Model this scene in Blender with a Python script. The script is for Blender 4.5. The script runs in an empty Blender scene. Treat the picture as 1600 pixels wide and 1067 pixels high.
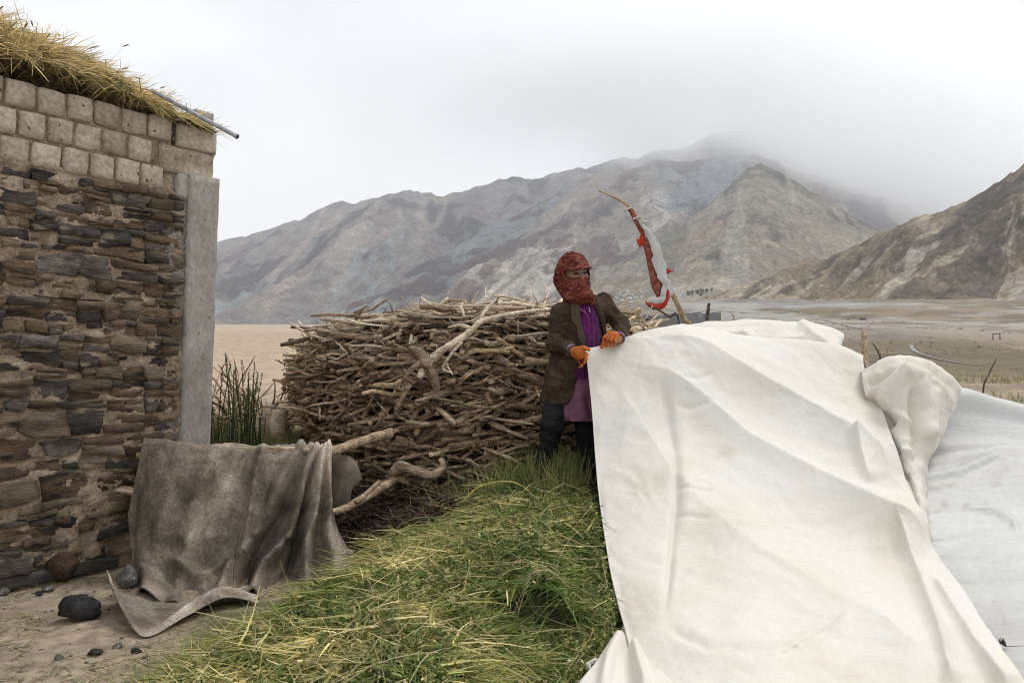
import bpy, math, random
import numpy as np
from mathutils import Vector

random.seed(7)
RNG = np.random.default_rng(7)
SC = bpy.context.scene
COL = SC.collection

# ---------------------------------------------------------------- camera
F = 28.0 / 36.0 * 1600.0
PITCH = math.radians(1.24)
CAMZ = 1.25
cam_data = bpy.data.cameras.new("camera")
cam_data.lens = 28.0
cam_data.sensor_width = 36.0
cam_data.clip_start = 0.05
cam_data.clip_end = 40000.0
cam = bpy.data.objects.new("camera", cam_data)
COL.objects.link(cam)
cam.location = (0, 0, CAMZ)
cam.rotation_euler = (math.radians(90) + PITCH, 0, 0)
SC.camera = cam

# ---------------------------------------------------------------- overcast sky
SUN_EL, SUN_AZ = math.radians(55), math.radians(55)     # azimuth from +Y towards +X
world = bpy.data.worlds.new("World")
SC.world = world
world.use_nodes = True
nt = world.node_tree
nt.nodes.clear()
N = nt.nodes.new
out = N("ShaderNodeOutputWorld")
bg = N("ShaderNodeBackground")
bg.inputs["Strength"].default_value = 0.1
sky = N("ShaderNodeTexSky")
sky.sky_type = 'NISHITA'
sky.sun_disc = False
sky.sun_elevation = SUN_EL
sky.sun_rotation = SUN_AZ
sky.altitude = 3500
tc = N("ShaderNodeTexCoord")
mp = N("ShaderNodeMapping")
mp.inputs["Scale"].default_value = (1.0, 1.0, 3.2)
nz = N("ShaderNodeTexNoise")
nz.inputs["Scale"].default_value = 1.7
nz.inputs["Detail"].default_value = 5
nz.inputs["Roughness"].default_value = 0.5
rmp = N("ShaderNodeValToRGB")
rmp.color_ramp.elements[0].position = 0.36
rmp.color_ramp.elements[0].color = (0.59, 0.62, 0.665, 1)
rmp.color_ramp.elements[1].position = 0.60
rmp.color_ramp.elements[1].color = (0.74, 0.745, 0.758, 1)
sc_ = N("ShaderNodeVectorMath")
sc_.operation = 'SCALE'
sc_.inputs["Scale"].default_value = 10.0
mx = N("ShaderNodeMix")
mx.data_type = 'RGBA'
mx.inputs["Factor"].default_value = 0.96
L = nt.links.new
L(tc.outputs["Generated"], mp.inputs["Vector"])
L(mp.outputs["Vector"], nz.inputs["Vector"])
L(nz.outputs["Fac"], rmp.inputs["Fac"])
L(rmp.outputs["Color"], sc_.inputs[0])
L(sky.outputs["Color"], mx.inputs["A"])
L(sc_.outputs["Vector"], mx.inputs["B"])
L(mx.outputs["Result"], bg.inputs["Color"])
L(bg.outputs["Background"], out.inputs["Surface"])

sun_data = bpy.data.lights.new("sun", 'SUN')
sun_data.energy = 1.5
sun_data.angle = math.radians(25)
sun_data.color = (1.0, 0.97, 0.93)
sun = bpy.data.objects.new("sun", sun_data)
COL.objects.link(sun)
sd = Vector((math.sin(SUN_AZ) * math.cos(SUN_EL), math.cos(SUN_AZ) * math.cos(SUN_EL), math.sin(SUN_EL)))
sun.rotation_euler = sd.to_track_quat('Z', 'Y').to_euler()
sun.location = sd * 50

SC.view_settings.view_transform = 'Standard'
SC.view_settings.look = 'None'
SC.view_settings.gamma = 1.0
SC.view_settings.exposure = 0.52
SC.render.engine = 'CYCLES'
SC.cycles.max_bounces = 6
SC.cycles.use_adaptive_sampling = True
SC.cycles.adaptive_threshold = 0.02
SC.cycles.diffuse_bounces = 3
SC.cycles.glossy_bounces = 2
SC.cycles.transmission_bounces = 3
SC.cycles.volume_bounces = 4
SC.cycles.transparent_max_bounces = 8
SC.cycles.volume_step_rate = 1.0
SC.cycles.volume_max_steps = 64
SC.cycles.use_denoising = True
SC.cycles.filter_width = 1.0
SC.cycles.caustics_reflective = False
SC.cycles.caustics_refractive = False

# ---------------------------------------------------------------- helpers
_cp, _sp = math.cos(PITCH), math.sin(PITCH)


def P(px, py, Y):
    """point at world depth Y seen at photograph pixel (px, py)"""
    px = np.asarray(px, float); py = np.asarray(py, float); Y = np.asarray(Y, float)
    a = (px - 800.0) / F
    b = -(py - 533.5) / F
    dy = _cp - _sp * b
    dz = _sp + _cp * b
    k = Y / dy
    return np.stack(np.broadcast_arrays(a * k, Y, CAMZ + dz * k), -1)


def _hash(ix, iy, iz, seed):
    h = (ix.astype(np.int64) * 374761393 + iy.astype(np.int64) * 668265263 + iz.astype(np.int64) * 2147483647 + seed * 974711) & 0xFFFFFFFF
    h = ((h ^ (h >> 13)) * 1274126177) & 0xFFFFFFFF
    h = ((h ^ (h >> 16)) * 2246822519) & 0xFFFFFFFF
    return ((h ^ (h >> 15)) & 0xFFFFFF).astype(np.float64) / 0xFFFFFF


def vnoise(x, y, z=0.0, seed=0):
    """smooth value noise in -1..1"""
    x, y, z = np.broadcast_arrays(np.asarray(x, float), np.asarray(y, float), np.asarray(z, float))
    ix, iy, iz = np.floor(x), np.floor(y), np.floor(z)
    fx, fy, fz = x - ix, y - iy, z - iz
    fx = fx * fx * fx * (fx * (fx * 6 - 15) + 10)
    fy = fy * fy * fy * (fy * (fy * 6 - 15) + 10)
    fz = fz * fz * fz * (fz * (fz * 6 - 15) + 10)
    r = 0
    for a in (0, 1):
        wx = fx if a else 1 - fx
        for b in (0, 1):
            wy = fy if b else 1 - fy
            for c in (0, 1):
                wz = fz if c else 1 - fz
                r = r + wx * wy * wz * _hash(ix + a, iy + b, iz + c, seed)
    return r * 2 - 1


def fbm(x, y, z=0.0, seed=0, octv=5, gain=0.5, lac=2.03):
    r, a, s = 0, 1.0, 0.0
    for o in range(octv):
        k = lac ** o
        r = r + a * vnoise(np.asarray(x) * k + o * 7.3, np.asarray(y) * k - o * 3.1, np.asarray(z) * k, seed + o)
        s += a
        a *= gain
    return r / s


def ridged(x, y, z=0.0, seed=0, octv=5, gain=0.5, lac=2.03):
    r, a, s = 0, 1.0, 0.0
    for o in range(octv):
        k = lac ** o
        n = 1 - np.abs(vnoise(np.asarray(x) * k + o * 5.1, np.asarray(y) * k + o * 1.7, np.asarray(z) * k, seed + o))
        r = r + a * n * n
        s += a
        a *= gain
    return r / s


def sstep(a, b, x):
    t = np.clip((np.asarray(x, float) - a) / (b - a), 0, 1)
    return t * t * (3 - 2 * t)


def mesh_data(name, verts, faces, smooth=True, colors=None):
    """faces: int array (n,3) or (n,4), or list of such arrays"""
    me = bpy.data.meshes.new(name)
    V = np.asarray(verts, np.float32).reshape(-1, 3)
    fl = faces if isinstance(faces, list) else [faces]
    fl = [np.asarray(f, np.int32) for f in fl if len(f)]
    loops = np.concatenate([f.ravel() for f in fl])
    tot = np.concatenate([np.full(len(f), f.shape[1], np.int32) for f in fl])
    start = np.concatenate([[0], np.cumsum(tot)[:-1]]).astype(np.int32)
    me.vertices.add(len(V))
    me.vertices.foreach_set("co", V.ravel())
    me.loops.add(len(loops))
    me.loops.foreach_set("vertex_index", loops)
    me.polygons.add(len(tot))
    me.polygons.foreach_set("loop_start", start)
    me.polygons.foreach_set("loop_total", tot)
    if smooth:
        me.polygons.foreach_set("use_smooth", np.ones(len(tot), bool))
    me.update(calc_edges=True)
    me.validate(verbose=False)
    if colors is not None:
        ca = me.color_attributes.new("tint", 'FLOAT_COLOR', 'POINT')
        c = np.ones((len(V), 4), np.float32)
        c[:, :3] = colors
        ca.data.foreach_set("color", c.ravel())
    return me


def obj(name, me, mat=None, parent=None, loc=None):
    o = bpy.data.objects.new(name, me)
    COL.objects.link(o)
    if mat is not None and me is not None and not me.materials:
        me.materials.append(mat)
    if parent is not None:
        o.parent = parent
    if loc is not None:
        o.location = loc
    return o


def tag(o, label, cat, group=None, kind=None):
    o["label"] = label
    o["category"] = cat
    if group:
        o["group"] = group
    if kind:
        o["kind"] = kind
    return o


def empty(name, loc=(0, 0, 0), rz=0.0):
    o = bpy.data.objects.new(name, None)
    COL.objects.link(o)
    o.location = loc
    o.rotation_euler = (0, 0, rz)
    o.empty_display_size = 0.1
    return o


def grid_faces(nu, nv, off=0, closed_v=False):
    """vertex index = i*nv + j"""
    i = np.arange(nu - 1)[:, None]
    j = np.arange(nv if closed_v else nv - 1)[None, :]
    j2 = (j + 1) % nv
    a = i * nv + j; b = (i + 1) * nv + j; c = (i + 1) * nv + j2; d = i * nv + j2
    return np.stack([a, b, c, d], -1).reshape(-1, 4) + off


def tube(points, radii, sides=7, cap=True, seed=None, rough=0.0, flat=1.0):
    """tapered tube along a polyline -> verts, quads, tris"""
    p = np.asarray(points, float)
    n = len(p)
    r = np.broadcast_to(np.asarray(radii, float), (n,))
    t = np.gradient(p, axis=0)
    t /= np.linalg.norm(t, axis=1)[:, None] + 1e-9
    ref = np.array([0.13, 0.21, 0.97]) if abs(t[0, 2]) < 0.9 else np.array([0.9, 0.3, 0.1])
    u = np.cross(t, ref); u /= np.linalg.norm(u, axis=1)[:, None]
    v = np.cross(t, u)
    ang = np.linspace(0, 2 * np.pi, sides, endpoint=False)
    rr = r[:, None] * np.ones(sides)
    if rough:
        g = np.random.default_rng(seed)
        rr = rr * (1 + rough * g.uniform(-1, 1, sides)[None, :] + 0.6 * rough * g.uniform(-1, 1, (n, sides)))
    V = p[:, None, :] + rr[..., None] * (np.cos(ang)[None, :, None] * u[:, None, :] + flat * np.sin(ang)[None, :, None] * v[:, None, :])
    V = V.reshape(-1, 3)
    Q = grid_faces(n, sides, 0, True)
    T = []
    if cap:
        V = np.vstack([V, p[0] - t[0] * r[0] * 0.15, p[-1] + t[-1] * r[-1] * 0.15])
        c0, c1 = n * sides, n * sides + 1
        for k in range(sides):
            T.append((c0, k, (k + 1) % sides))
            T.append((c1, (n - 1) * sides + (k + 1) % sides, (n - 1) * sides + k))
    return V, Q, np.array(T, np.int32).reshape(-1, 3)


class Bag:
    """collects shapes for one mesh"""
    def __init__(self):
        self.v, self.q, self.t, self.c, self.n = [], [], [], [], 0

    def add(self, V, Q=None, T=None, color=None):
        V = np.asarray(V, float)
        if Q is not None and len(Q):
            self.q.append(np.asarray(Q) + self.n)
        if T is not None and len(T):
            self.t.append(np.asarray(T) + self.n)
        if color is not None:
            self.c.append(np.broadcast_to(np.asarray(color, float), (len(V), 3)))
        self.v.append(V)
        self.n += len(V)
        return self

    def mesh(self, name, smooth=True):
        f = []
        if self.q: f.append(np.concatenate(self.q))
        if self.t: f.append(np.concatenate(self.t))
        return mesh_data(name, np.concatenate(self.v), f, smooth, np.concatenate(self.c) if self.c else None)


def box(cx, cy, cz, sx, sy, sz, rz=0.0):
    s = np.array([[x, y, z] for x in (-.5, .5) for y in (-.5, .5) for z in (-.5, .5)]) * (sx, sy, sz)
    c, d = math.cos(rz), math.sin(rz)
    V = np.stack([s[:, 0] * c - s[:, 1] * d + cx, s[:, 0] * d + s[:, 1] * c + cy, s[:, 2] + cz], -1)
    Q = np.array([[0, 1, 3, 2], [4, 6, 7, 5], [0, 4, 5, 1], [2, 3, 7, 6], [0, 2, 6, 4], [1, 5, 7, 3]])
    return V, Q


def catmull(ctrl, nu, nv):
    """upsample a control net (a,b,3) to (nu,nv,3) with Catmull-Rom"""
    def up(c, n):
        m = len(c)
        t = np.linspace(0, m - 1, n)
        i = np.clip(np.floor(t).astype(int), 0, m - 2)
        f = (t - i).reshape((-1,) + (1,) * (c.ndim - 1))
        g = lambda k: c[np.clip(k, 0, m - 1)]
        p0, p1, p2, p3 = g(i - 1), g(i), g(i + 1), g(i + 2)
        return 0.5 * (2 * p1 + (p2 - p0) * f + (2 * p0 - 5 * p1 + 4 * p2 - p3) * f ** 2 + (3 * p1 - p0 - 3 * p2 + p3) * f ** 3)
    c = up(np.asarray(ctrl, float), nu)
    return np.swapaxes(up(np.swapaxes(c, 0, 1), nv), 0, 1)


def grid_normals(G):
    du = np.gradient(G, axis=0); dv = np.gradient(G, axis=1)
    n = np.cross(du, dv)
    return n / (np.linalg.norm(n, axis=-1, keepdims=True) + 1e-12)


def polydist(px, py, line):
    """signed distance to a polyline (positive on its left side) and parameter 0..1 along it"""
    best = np.full(np.shape(px), 1e9); sgn = np.zeros(np.shape(px)); par = np.zeros(np.shape(px))
    line = np.asarray(line, float)
    seg = np.linalg.norm(np.diff(line, axis=0), axis=1); cum = np.concatenate([[0], np.cumsum(seg)])
    for k in range(len(line) - 1):
        ax, ay = line[k]; bx, by = line[k + 1]
        dx, dy = bx - ax, by - ay
        l2 = dx * dx + dy * dy
        t = np.clip(((px - ax) * dx + (py - ay) * dy) / l2, 0, 1)
        qx, qy = px - ax - t * dx, py - ay - t * dy
        d = np.hypot(qx, qy)
        s = np.sign(dx * qy - dy * qx)
        m = d < best
        best = np.where(m, d, best); sgn = np.where(m, s, sgn)
        par = np.where(m, (cum[k] + t * seg[k]) / cum[-1], par)
    return best * np.where(sgn == 0, 1, sgn), par


# surface nets: polygonise a signed distance field
def surface_nets(fn, lo, hi, h):
    lo = np.asarray(lo, float); hi = np.asarray(hi, float)
    n = np.ceil((hi - lo) / h).astype(int) + 1
    ax = [lo[k] + h * np.arange(n[k]) for k in range(3)]
    X, Y, Z = np.meshgrid(*ax, indexing='ij')
    f = fn(X, Y, Z)
    s = f < 0
    m = [k - 1 for k in n]
    cnt = np.zeros(m); acc = np.zeros(m + [3])
    corners = [(a, b, c) for a in (0, 1) for b in (0, 1) for c in (0, 1)]
    sl = lambda a, k: slice(a, a + m[k])
    for c0 in corners:
        for k in range(3):
            if c0[k]: continue
            c1 = list(c0); c1[k] = 1
            f0 = f[sl(c0[0], 0), sl(c0[1], 1), sl(c0[2], 2)]
            f1 = f[sl(c1[0], 0), sl(c1[1], 1), sl(c1[2], 2)]
            x = (f0 < 0) != (f1 < 0)
            t = np.where(x, f0 / np.where(x, f0 - f1, 1), 0)
            cnt += x
            for d in range(3):
                acc[..., d] += x * (c0[d] + (t if d == k else 0))
    act = cnt > 0
    idx = np.full(m, -1); idx[act] = np.arange(act.sum())
    ijk = np.argwhere(act)
    V = lo + h * (ijk + acc[act] / cnt[act][:, None])
    quads = []
    for k in range(3):
        a, b = (k + 1) % 3, (k + 2) % 3
        sh = [slice(None)] * 3
        s0 = [slice(0, None)] * 3; s1 = [slice(0, None)] * 3
        s0[k] = slice(0, n[k] - 1); s1[k] = slice(1, n[k])
        e = s[tuple(s0)] != s[tuple(s1)]
        inside = s[tuple(s0)]
        p = np.argwhere(e)
        ok = (p[:, a] > 0) & (p[:, b] > 0) & (p[:, a] < n[a] - 1) & (p[:, b] < n[b] - 1)
        p = p[ok]
        if not len(p): continue
        flip = inside[tuple(p.T)]
        def at_(da, db):
            q = p.copy(); q[:, a] -= da; q[:, b] -= db
            return idx[tuple(q.T)]
        q = np.stack([at_(0, 0), at_(1, 0), at_(1, 1), at_(0, 1)], -1)
        q[~flip] = q[~flip][:, ::-1]
        quads.append(q)
    Q = np.concatenate(quads)
    Q = Q[(Q >= 0).all(1)]
    return V, Q[:, ::-1]


def smin(a, b, k):
    h = np.clip(0.5 + 0.5 * (b - a) / k, 0, 1)
    return b * (1 - h) + a * h - k * h * (1 - h)


def smax(a, b, k):
    return -smin(-a, -b, k)


def capsule(X, Y, Z, a, b, ra, rb):
    """tapered capsule distance"""
    ax, ay, az = a; dx, dy, dz = b[0] - a[0], b[1] - a[1], b[2] - a[2]
    t = np.clip(((X - ax) * dx + (Y - ay) * dy + (Z - az) * dz) / (dx * dx + dy * dy + dz * dz), 0, 1)
    return np.sqrt((X - ax - t * dx) ** 2 + (Y - ay - t * dy) ** 2 + (Z - az - t * dz) ** 2) - (ra + (rb - ra) * t)


def ellip(X, Y, Z, c, r):
    k = np.sqrt(((X - c[0]) / r[0]) ** 2 + ((Y - c[1]) / r[1]) ** 2 + ((Z - c[2]) / r[2]) ** 2)
    return (k - 1) * min(r)


# ---------------------------------------------------------------- materials
def new_mat(name):
    m = bpy.data.materials.new(name)
    m.use_nodes = True
    t = m.node_tree
    return m, t, t.nodes["Principled BSDF"], t.nodes.new, t.links.new


def surf(name, cols, scale=5.0, stretch=(1, 1, 1), detail=6, rough=0.85, spec=0.25, bump=0.3, bscale=None, bdist=0.01,
         rand=0.0, tint=None, vary=0.25, vscale=None, lo=0.3, hi=0.7, bstretch=None, spots=None, sheen=0.0, trans=None, coord='Object', distort=0.0):
    """noise-ramped colour with relief. cols: list of colours; tint: 'mul' or 'col' uses the tint attribute; rand: brightness change per object"""
    m, t, b, N, L = new_mat(name)
    tc = N("ShaderNodeTexCoord")
    mp = N("ShaderNodeMapping"); mp.inputs["Scale"].default_value = stretch
    L(tc.outputs[coord], mp.inputs["Vector"])
    vec = mp.outputs["Vector"]
    oi = N("ShaderNodeObjectInfo")
    if rand:
        ad = N("ShaderNodeVectorMath"); ad.operation = 'ADD'
        cb = N("ShaderNodeCombineXYZ")
        ml = N("ShaderNodeMath"); ml.operation = 'MULTIPLY'; ml.inputs[1].default_value = 57.0
        L(oi.outputs["Random"], ml.inputs[0]); L(ml.outputs[0], cb.inputs[0]); L(ml.outputs[0], cb.inputs[2])
        L(vec, ad.inputs[0]); L(cb.outputs[0], ad.inputs[1])
        vec = ad.outputs[0]
    n1 = N("ShaderNodeTexNoise"); n1.inputs["Scale"].default_value = scale; n1.inputs["Detail"].default_value = detail
    n1.inputs["Roughness"].default_value = 0.6; n1.inputs["Distortion"].default_value = distort
    L(vec, n1.inputs["Vector"])
    rp = N("ShaderNodeValToRGB")
    e = rp.color_ramp.elements
    while len(e) < len(cols): e.new(0.5)
    for k, c in enumerate(cols):
        e[k].position = lo + (hi - lo) * k / max(1, len(cols) - 1)
        e[k].color = (*c, 1)
    L(n1.outputs["Fac"], rp.inputs["Fac"])
    col = rp.outputs["Color"]
    def mixmul(colr, fac_out, lo_, hi_):
        mr = N("ShaderNodeMapRange"); mr.inputs["From Min"].default_value = 0.3; mr.inputs["From Max"].default_value = 0.7
        mr.inputs["To Min"].default_value = lo_; mr.inputs["To Max"].default_value = hi_
        L(fac_out, mr.inputs["Value"])
        vm = N("ShaderNodeVectorMath"); vm.operation = 'SCALE'
        L(colr, vm.inputs[0]); L(mr.outputs["Result"], vm.inputs["Scale"])
        return vm.outputs["Vector"]
    if vary:
        n2 = N("ShaderNodeTexNoise"); n2.inputs["Scale"].default_value = vscale or scale * 6; n2.inputs["Detail"].default_value = 5
        L(vec, n2.inputs["Vector"])
        col = mixmul(col, n2.outputs["Fac"], 1 - vary, 1 + vary)
    if rand:
        mr = N("ShaderNodeMapRange"); mr.inputs["To Min"].default_value = 1 - rand; mr.inputs["To Max"].default_value = 1 + rand
        L(oi.outputs["Random"], mr.inputs["Value"])
        vm = N("ShaderNodeVectorMath"); vm.operation = 'SCALE'
        L(col, vm.inputs[0]); L(mr.outputs["Result"], vm.inputs["Scale"])
        col = vm.outputs["Vector"]
    if tint:
        at = N("ShaderNodeAttribute"); at.attribute_name = "tint"
        if tint == 'col':
            mm = N("ShaderNodeVectorMath"); mm.operation = 'MULTIPLY'
            L(at.outputs["Color"], mm.inputs[0]); L(col, mm.inputs[1])
            col = mm.outputs["Vector"]
    if spots:                                   # (colour, scale, threshold, softness)
        sc3, ssc, th, so = spots
        n3 = N("ShaderNodeTexNoise"); n3.inputs["Scale"].default_value = ssc; n3.inputs["Detail"].default_value = 4
        L(vec, n3.inputs["Vector"])
        mr = N("ShaderNodeMapRange"); mr.inputs["From Min"].default_value = th; mr.inputs["From Max"].default_value = th + so
        L(n3.outputs["Fac"], mr.inputs["Value"])
        mi = N("ShaderNodeMix"); mi.data_type = 'RGBA'
        L(mr.outputs["Result"], mi.inputs["Factor"]); L(col, mi.inputs["A"]); mi.inputs["B"].default_value = (*sc3, 1)
        col = mi.outputs["Result"]
    L(col, b.inputs["Base Color"])
    b.inputs["Roughness"].default_value = rough
    b.inputs["Specular IOR Level"].default_value = spec
    if sheen:
        b.inputs["Sheen Weight"].default_value = sheen
    if bump:
        n4 = N("ShaderNodeTexNoise"); n4.inputs["Scale"].default_value = bscale or scale * 4; n4.inputs["Detail"].default_value = 8
        n4.inputs["Roughness"].default_value = 0.65
        if bstretch:
            mp2 = N("ShaderNodeMapping"); mp2.inputs["Scale"].default_value = bstretch
            L(tc.outputs[coord], mp2.inputs["Vector"]); L(mp2.outputs["Vector"], n4.inputs["Vector"])
        else:
            L(vec, n4.inputs["Vector"])
        bp = N("ShaderNodeBump"); bp.inputs["Strength"].default_value = bump; bp.inputs["Distance"].default_value = bdist
        L(n4.outputs["Fac"], bp.inputs["Height"]); L(bp.outputs["Normal"], b.inputs["Normal"])
    if trans:                                   # thin translucent sheet
        o_ = t.nodes["Material Output"]
        tr = N("ShaderNodeBsdfTranslucent"); ms = N("ShaderNodeMixShader")
        ms.inputs[0].default_value = trans
        L(col, tr.inputs["Color"]); L(b.outputs[0], ms.inputs[1]); L(tr.outputs[0], ms.inputs[2]); L(ms.outputs[0], o_.inputs["Surface"])
    return m
# ================================================================ ground and mountains
def ground_z(x, Y):
    x = np.asarray(x, float); Y = np.asarray(Y, float)
    ly = np.log(np.maximum(Y, 1.0))
    right = np.interp(ly, np.log([1, 5.2, 8, 12, 30, 80, 300, 1200, 4000]), [0.0, 0.05, 0.45, 0.86, 0.95, 2.0, 14.5, 76, 190])
    left = np.interp(ly, np.log([1, 5.0, 7, 20, 60, 250, 400, 1200, 4000]), [0.0, 0.0, 0.46, 0.62, 1.3, 8.6, 7.5, 40, 150])
    w = sstep(-0.22, 0.10, x / np.maximum(Y, 1.0))
    z = left * (1 - w) + right * w
    far = sstep(3, 60, Y)
    z = z + 0.02 * fbm(x * 1.5, Y * 1.5, seed=3) * (1 - far) + far * (0.12 + 0.004 * np.minimum(Y, 600)) * fbm(x * 0.06, Y * 0.03, seed=4, octv=4)
    return z


sv = np.concatenate([np.linspace(-2.6, -0.85, 40, endpoint=False), np.linspace(-0.85, 0.85, 240), np.linspace(0.86, 2.6, 40)])
yv = np.concatenate([np.linspace(-6, 1.5, 16, endpoint=False), np.geomspace(1.5, 5200, 330)])
S_, Y_ = np.meshgrid(sv, yv, indexing='ij')
X_ = S_ * (np.abs(Y_) + 6.0)
Z_ = ground_z(X_, Y_)
# colour of the soil: dry dirt near the wall, stubble field, dry steppe, grey river gravel
sx = X_ / np.maximum(Y_, 1)
n1 = fbm(X_ * 0.9, Y_ * 0.9, seed=11); n2 = fbm(X_ * 0.02, Y_ * 0.012, seed=12); n3 = fbm(X_ * 0.03, Y_ * 0.02, seed=14, octv=6, gain=.6)
c_dirt = np.array([0.31, 0.25, 0.185]); c_green = np.array([0.075, 0.085, 0.032]); c_field = np.array([0.40, 0.31, 0.225])
c_steppe = np.array([0.19, 0.155, 0.12]); c_olive = np.array([0.165, 0.138, 0.09]); c_gravel = np.array([0.235, 0.23, 0.225])
def lerp(a, b, w): return a * (1 - w[..., None]) + b * w[..., None]
C = np.broadcast_to(c_dirt, X_.shape + (3,)) * (1 + 0.25 * n1[..., None])
C = lerp(C, c_green, 0.75 * sstep(0.0, 0.35, n1) * sstep(2.0, 3.0, Y_) * (1 - sstep(10, 14, Y_)) * sstep(-0.62, -0.3, sx))
C = lerp(C, c_green * 1.2, 0.5 * sstep(5.5, 7, Y_) * (1 - sstep(11, 15, Y_)) * sstep(-0.2, 0.3, n1))
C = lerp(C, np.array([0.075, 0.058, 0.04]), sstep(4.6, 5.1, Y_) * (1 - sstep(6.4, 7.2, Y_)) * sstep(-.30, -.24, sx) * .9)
w_far = sstep(11, 20, Y_)
steppe = lerp(np.broadcast_to(c_steppe, C.shape), c_olive, sstep(-0.2, 0.3, n2))
steppe = lerp(steppe, np.array([0.27, 0.22, 0.165]), sstep(-0.05, 0.3, n3) * 0.8)
steppe = lerp(steppe, c_green * 1.5, 0.8 * sstep(0.05, 0.3, fbm(X_ * 0.35, Y_ * 0.22, seed=21)) * sstep(9, 13, Y_) * (1 - sstep(18, 34, Y_)))
band = sstep(200, 300, Y_ - 0.15 * X_) * (1 - sstep(600, 900, Y_)) * sstep(0.1, 0.3, sx)
steppe = lerp(steppe, c_gravel, 0.75 * band * sstep(-0.25, 0.15, fbm(X_ * 0.008, Y_ * 0.012, seed=15)))
rv = sstep(.08, .2, fbm(X_ * .012, Y_ * .05, seed=25, octv=5, gain=.6)) * sstep(70, 140, Y_) * sstep(.12, .25, sx)
steppe = lerp(steppe, np.array([.36, .345, .32]), .7 * rv)
steppe = lerp(steppe, np.array([.125, .105, .08]), .6 * sstep(.1, .3, fbm(X_ * .05, Y_ * .03, seed=27, octv=5, gain=.6)) * sstep(20, 40, Y_) * sstep(.0, .2, sx))
fieldw = (1 - sstep(-0.2, -0.1, sx))
steppe = lerp(steppe, c_field * (1 + 0.10 * fbm(X_ * 0.05, Y_ * 0.4, seed=16)[..., None]), fieldw)
C = lerp(C, steppe, w_far)
G = np.stack([X_, Y_, Z_], -1)
M_ground = surf("dry_soil", [(0.72, 0.72, 0.72), (1, 1, 1), (1.25, 1.22, 1.18)], scale=1.1, tint='col', bump=0.6, bscale=22, bdist=0.03, vary=0.35, vscale=14, rough=0.95, spec=0.1)
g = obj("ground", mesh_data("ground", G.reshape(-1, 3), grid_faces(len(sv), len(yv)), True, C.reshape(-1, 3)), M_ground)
g["kind"] = "structure"


def mountain(name, sky_pts, foot_pts, Ys, Yf, colfn, nu=420, nv=170, amp=60.0, lat=500.0, shear=0.0, seed=1, power=1.15, pr=(150, 1800), fine=0.3, cool=False):
    """slope from a foot line to a crest line; gullies run down the slope"""
    px = np.linspace(pr[0], pr[1], nu)
    sk = np.interp(px, *np.array(sky_pts, float).T)
    ft = np.interp(px, *np.array(foot_pts, float).T)
    ys = np.interp(px, *np.array(Ys, float).T); yf = np.interp(px, *np.array(Yf, float).T)
    v = np.concatenate([np.linspace(0, 1, nv - 24), 1 + np.linspace(0.02, 0.5, 24)])
    PX, V = np.meshgrid(px, v, indexing='ij')
    crest = P(px, sk, ys); foot = P(px, ft, yf)
    vv = np.minimum(V, 1.0)
    Yd = foot[:, None, 1] + (crest[:, None, 1] - foot[:, None, 1]) * V
    Zb = foot[:, None, 2] - 6 + (crest[:, None, 2] - foot[:, None, 2] + 6) * vv ** power
    back = np.maximum(V - 1, 0)
    Zb = Zb - back * 1.3 * (crest[:, None, 2] - foot[:, None, 2])
    Xd = (PX - 800) / F * Yd
    q = Xd + shear * Yd                      # constant along a fall line
    along = Yd
    wob = 0.35 * fbm(q / lat, along / (lat * 3), seed=seed + 50, octv=3)
    r1 = ridged(q / lat + wob, along / (lat * 3.2), seed=seed, octv=6, gain=0.55)
    r2 = ridged(q / (lat * 0.28) + wob * 1.5, along / (lat * 1.2), seed=seed + 9, octv=5, gain=0.6)
    r3 = fbm(Xd / (lat * 0.10), Yd / (lat * 0.16), Zb / (lat * .16), seed=seed + 31, octv=5, gain=0.62)
    env = np.clip(vv * 4, 0, 1) * (0.35 + 0.65 * np.sin(np.pi * np.clip(vv, 0, 1) ** 0.8 * 0.92))
    Z = Zb + env * amp * ((r1 - 0.55) * 1.5 + (r2 - 0.55) * 0.55) + fine * amp * 0.35 * r3 * np.clip(vv * 3, 0, 1)
    G = np.stack([Xd, Yd, Z], -1)
    nrm = grid_normals(G); nrm *= np.sign(nrm[..., 2:3])
    C = colfn(PX, vv, q, along, r1, r2, r3, nrm)
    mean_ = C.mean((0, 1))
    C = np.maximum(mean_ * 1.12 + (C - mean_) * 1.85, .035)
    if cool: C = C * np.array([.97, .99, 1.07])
    m = obj(name, mesh_data(name, G.reshape(-1, 3), grid_faces(nu, len(v)), True, np.clip(C, 0.01, 0.9).reshape(-1, 3)), M_mount)
    m["kind"] = "structure"
    return m


M_mount = surf("bare_mountain", [(0.58, 0.57, 0.59), (0.95, 0.95, 0.95), (1.08, 1.06, 1.04), (1.45, 1.42, 1.36)], scale=0.018, tint='col', bump=1.0, bscale=0.022, bdist=22.0, vary=0.32, vscale=0.10, rough=1.0, spec=0.0, detail=10)
cA = lambda *v: np.array(v)


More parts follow.
